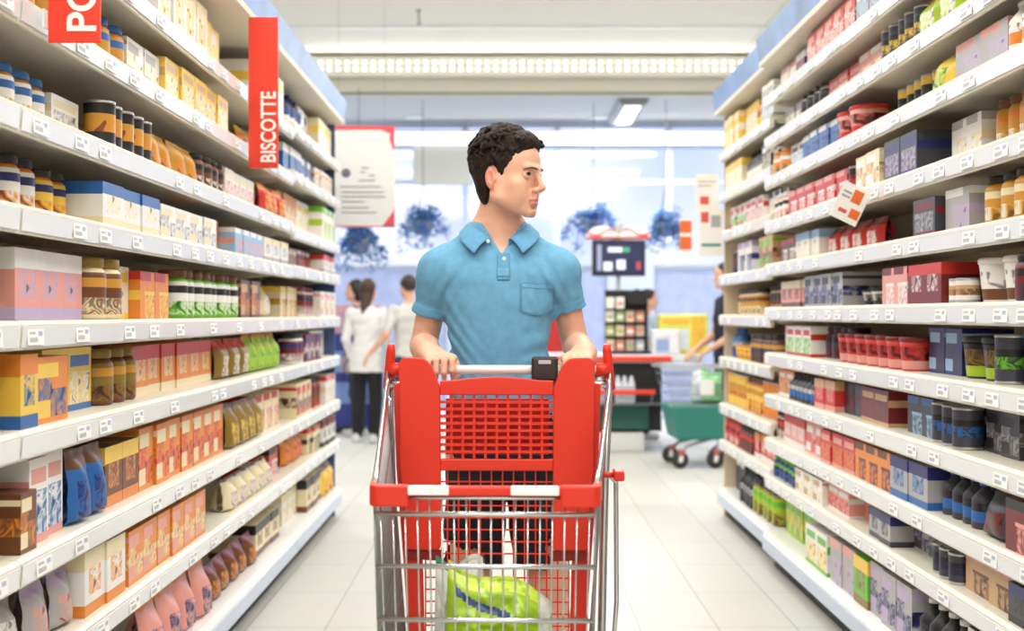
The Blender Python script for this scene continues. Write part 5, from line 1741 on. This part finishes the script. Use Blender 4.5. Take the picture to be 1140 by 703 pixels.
# hanging plants ------------------------------------------------------------
ML = [leafmat('blue_green_leaf', rgb(84, 150, 180)), leafmat('deep_blue_leaf', rgb(66, 104, 180))]
def plant(x, y, z, r, seed, label, zc=3.67):
    t = thing('hanging_plant', label, 'plant', (x, y, z))
    rr = random.Random(seed)
    b = MB(); b.lathe([(.02, -.16), (.09, -.15), (.13, -.03), (.135, 0), (.12, 0)], mat('plant_pot', rgb(120, 130, 160), .6), 16); b.build('pot', t)
    b = MB()
    for k in range(3):
        a = k * 2.1; b.tube([(.13 * math.cos(a), .13 * math.sin(a), 0), (0, 0, .45)], .003, M_DGREY, 4)
    b.tube([(0, 0, .45), (0, 0, zc - z)], .004, M_DGREY, 5); b.build('hanger', t)
    b = MB()
    for k in range(26):
        a = rr.uniform(0, 2 * PI); ln = r * rr.uniform(.45, 1.05); up = rr.uniform(.0, .16)
        pts = []
        for q in range(6):
            u = q / 5; pts.append(Vector((math.cos(a) * ln * u, math.sin(a) * ln * u, .02 + up * math.sin(u * PI) * 1.2 - (.32 * u * u) * rr.uniform(.3, 1))))
        b.tube(pts, .004, ML[1], 4)
        for q in range(1, 6):
            for h_ in range(5):
                c = pts[q] + Vector((rr.uniform(-.05, .05), rr.uniform(-.05, .05), rr.uniform(-.04, .05)))
                d = Vector((rr.uniform(-1, 1), rr.uniform(-1, 1), rr.uniform(-.8, .4))).normalized(); w = d.orthogonal().normalized() * rr.uniform(.012, .022); L = rr.uniform(.04, .075)
                i = len(b.v); b.v += [tuple(c), tuple(c + d * L * .5 + w), tuple(c + d * L), tuple(c + d * L * .5 - w)]
                b.face((i, i + 1, i + 2, i + 3), b.m(ML[rr.randrange(2)]))
    b.build('foliage', t)
plant(-.98, 14.4, 2.28, .36, 1, 'bluish trailing plant in hanging basket beside the man at shoulder height')
plant(-1.62, 13.6, 2.02, .34, 2, 'bluish trailing plant hanging just below the framed poster')
plant(.98, 14.5, 2.30, .40, 3, 'wide bluish plant hanging behind the red and white dome')
plant(1.80, 14.4, 2.26, .27, 4, 'tall narrow bluish plant hanging nearest the far right shelving')
# ------------------------------------------------------------------ light
def area(name, loc, rot, sx, sy, power, col):
    l = bpy.data.lights.new(name, 'AREA'); l.shape = 'RECTANGLE'; l.size = sx; l.size_y = sy; l.energy = power; l.color = col
    o = bpy.data.objects.new(name, l); COL.objects.link(o); o.location = loc; o.rotation_euler = rot
    return o
# unseen ceiling lamps added above the aisle for soft light, each with a fitting
k = 0
for y in (-3.5, -.8, 1.9, 4.6, 7.3, 10.0):
    for (xc, nm) in ((-1.3, 'over the biscuit side'), (1.5, 'over the dark-pack side')):
        t = thing('ceiling_light', 'added unseen ceiling lamp %s of the aisle, %s row from store front' % (nm, ordinal(k // 2 + 1)), 'ceiling light', (xc, y, 4.10), 0, 'unseen added lamps above the aisle')
        b = MB(); b.box(-1.1, 1.1, -.11, .11, -.06, 0, M_LAMPBOX, .01); b.build('housing', t)
        b = MB(); b.box(-1.06, 1.06, -.085, .085, -.068, -.061, M_LAMP, 0); b.build('diffuser', t)
        area('added_aisle_light', (xc, y, 4.02), (0, 0, 0), 2.1, .17, 54, (1, .97, .92))
        k += 1
area('strip_light', (.2, 13.83, 3.95), (math.radians(-90), 0, 0), 5, .14, 16, (1, .98, .94))
area('soffit_lamp', (1.42, 15.0, 3.57), (0, 0, 0), .18, 1.35, 120, (.95, .97, 1))

for xx, ll in ((-3.6, 'behind the biscuit shelving'), (4.7, 'behind the dark-pack shelving')):  # extra fittings added out of view to brighten the window zone
    t = thing('ceiling_light', 'added lamp fitting under far soffit, out of sight ' + ll, 'ceiling light', (xx, 15.0, 3.668))
    b = MB(); b.prism([(-.17, 0), (-.17, -.03), (-.13, -.075), (.13, -.075), (.17, -.03), (.17, 0)], -0.75, 0.75, mat('lamp_grey', rgb(150, 152, 152), .5)); b.build('housing', t)
    b = MB(); b.box(-.09, .09, -.68, .68, -.084, -.0755, M_LAMP); b.build('diffuser', t)
    area('soffit_lamp', (xx, 15.0, 3.57), (0, 0, 0), .18, 1.35, 150, (.95, .97, 1))
w = bpy.data.worlds.new('sky'); bpy.context.scene.world = w; w.use_nodes = True
bg = w.node_tree.nodes['Background']
bg.inputs['Color'].default_value = rgb(214, 224, 250)
bg.inputs['Strength'].default_value = 1.2
wn = w.node_tree
tcw = wn.nodes.new('ShaderNodeTexCoord'); nz = wn.nodes.new('ShaderNodeTexNoise'); nz.inputs['Scale'].default_value = 7.0; nz.inputs['Detail'].default_value = 2
wr = wn.nodes.new('ShaderNodeValToRGB')
wr.color_ramp.elements[0].position = .38; wr.color_ramp.elements[0].color = rgb(202, 215, 248)
wr.color_ramp.elements[1].position = .66; wr.color_ramp.elements[1].color = rgb(250, 251, 255)
wn.links.new(tcw.outputs['Generated'], nz.inputs['Vector']); wn.links.new(nz.outputs['Fac'], wr.inputs['Fac']); wn.links.new(wr.outputs['Color'], bg.inputs['Color'])

cam = bpy.data.cameras.new('camera'); co = bpy.data.objects.new('camera', cam); COL.objects.link(co)
co.location = (0, 0, CAMZ); co.rotation_euler = (PI / 2, 0, 0)
cam.sensor_width = 36; cam.sensor_fit = 'HORIZONTAL'; cam.lens = 1400 / 1140 * 36
cam.shift_x = 4 / 1140; cam.shift_y = -1.5 / 1140
cam.clip_start = .05; cam.clip_end = 200
cam.dof.use_dof = True; cam.dof.focus_distance = 3.25; cam.dof.aperture_fstop = 2.8
sc = bpy.context.scene
sc.camera = co
sc.view_settings.view_transform = 'Standard'; sc.view_settings.look = 'None'
sc.view_settings.gamma = 1; sc.view_settings.exposure = 0.2
sc.view_settings.use_curve_mapping = False
sc.cycles.use_denoising = True
sc.cycles.max_bounces = 8; sc.cycles.diffuse_bounces = 4; sc.cycles.transparent_max_bounces = 12
sc.cycles.sample_clamp_indirect = 6
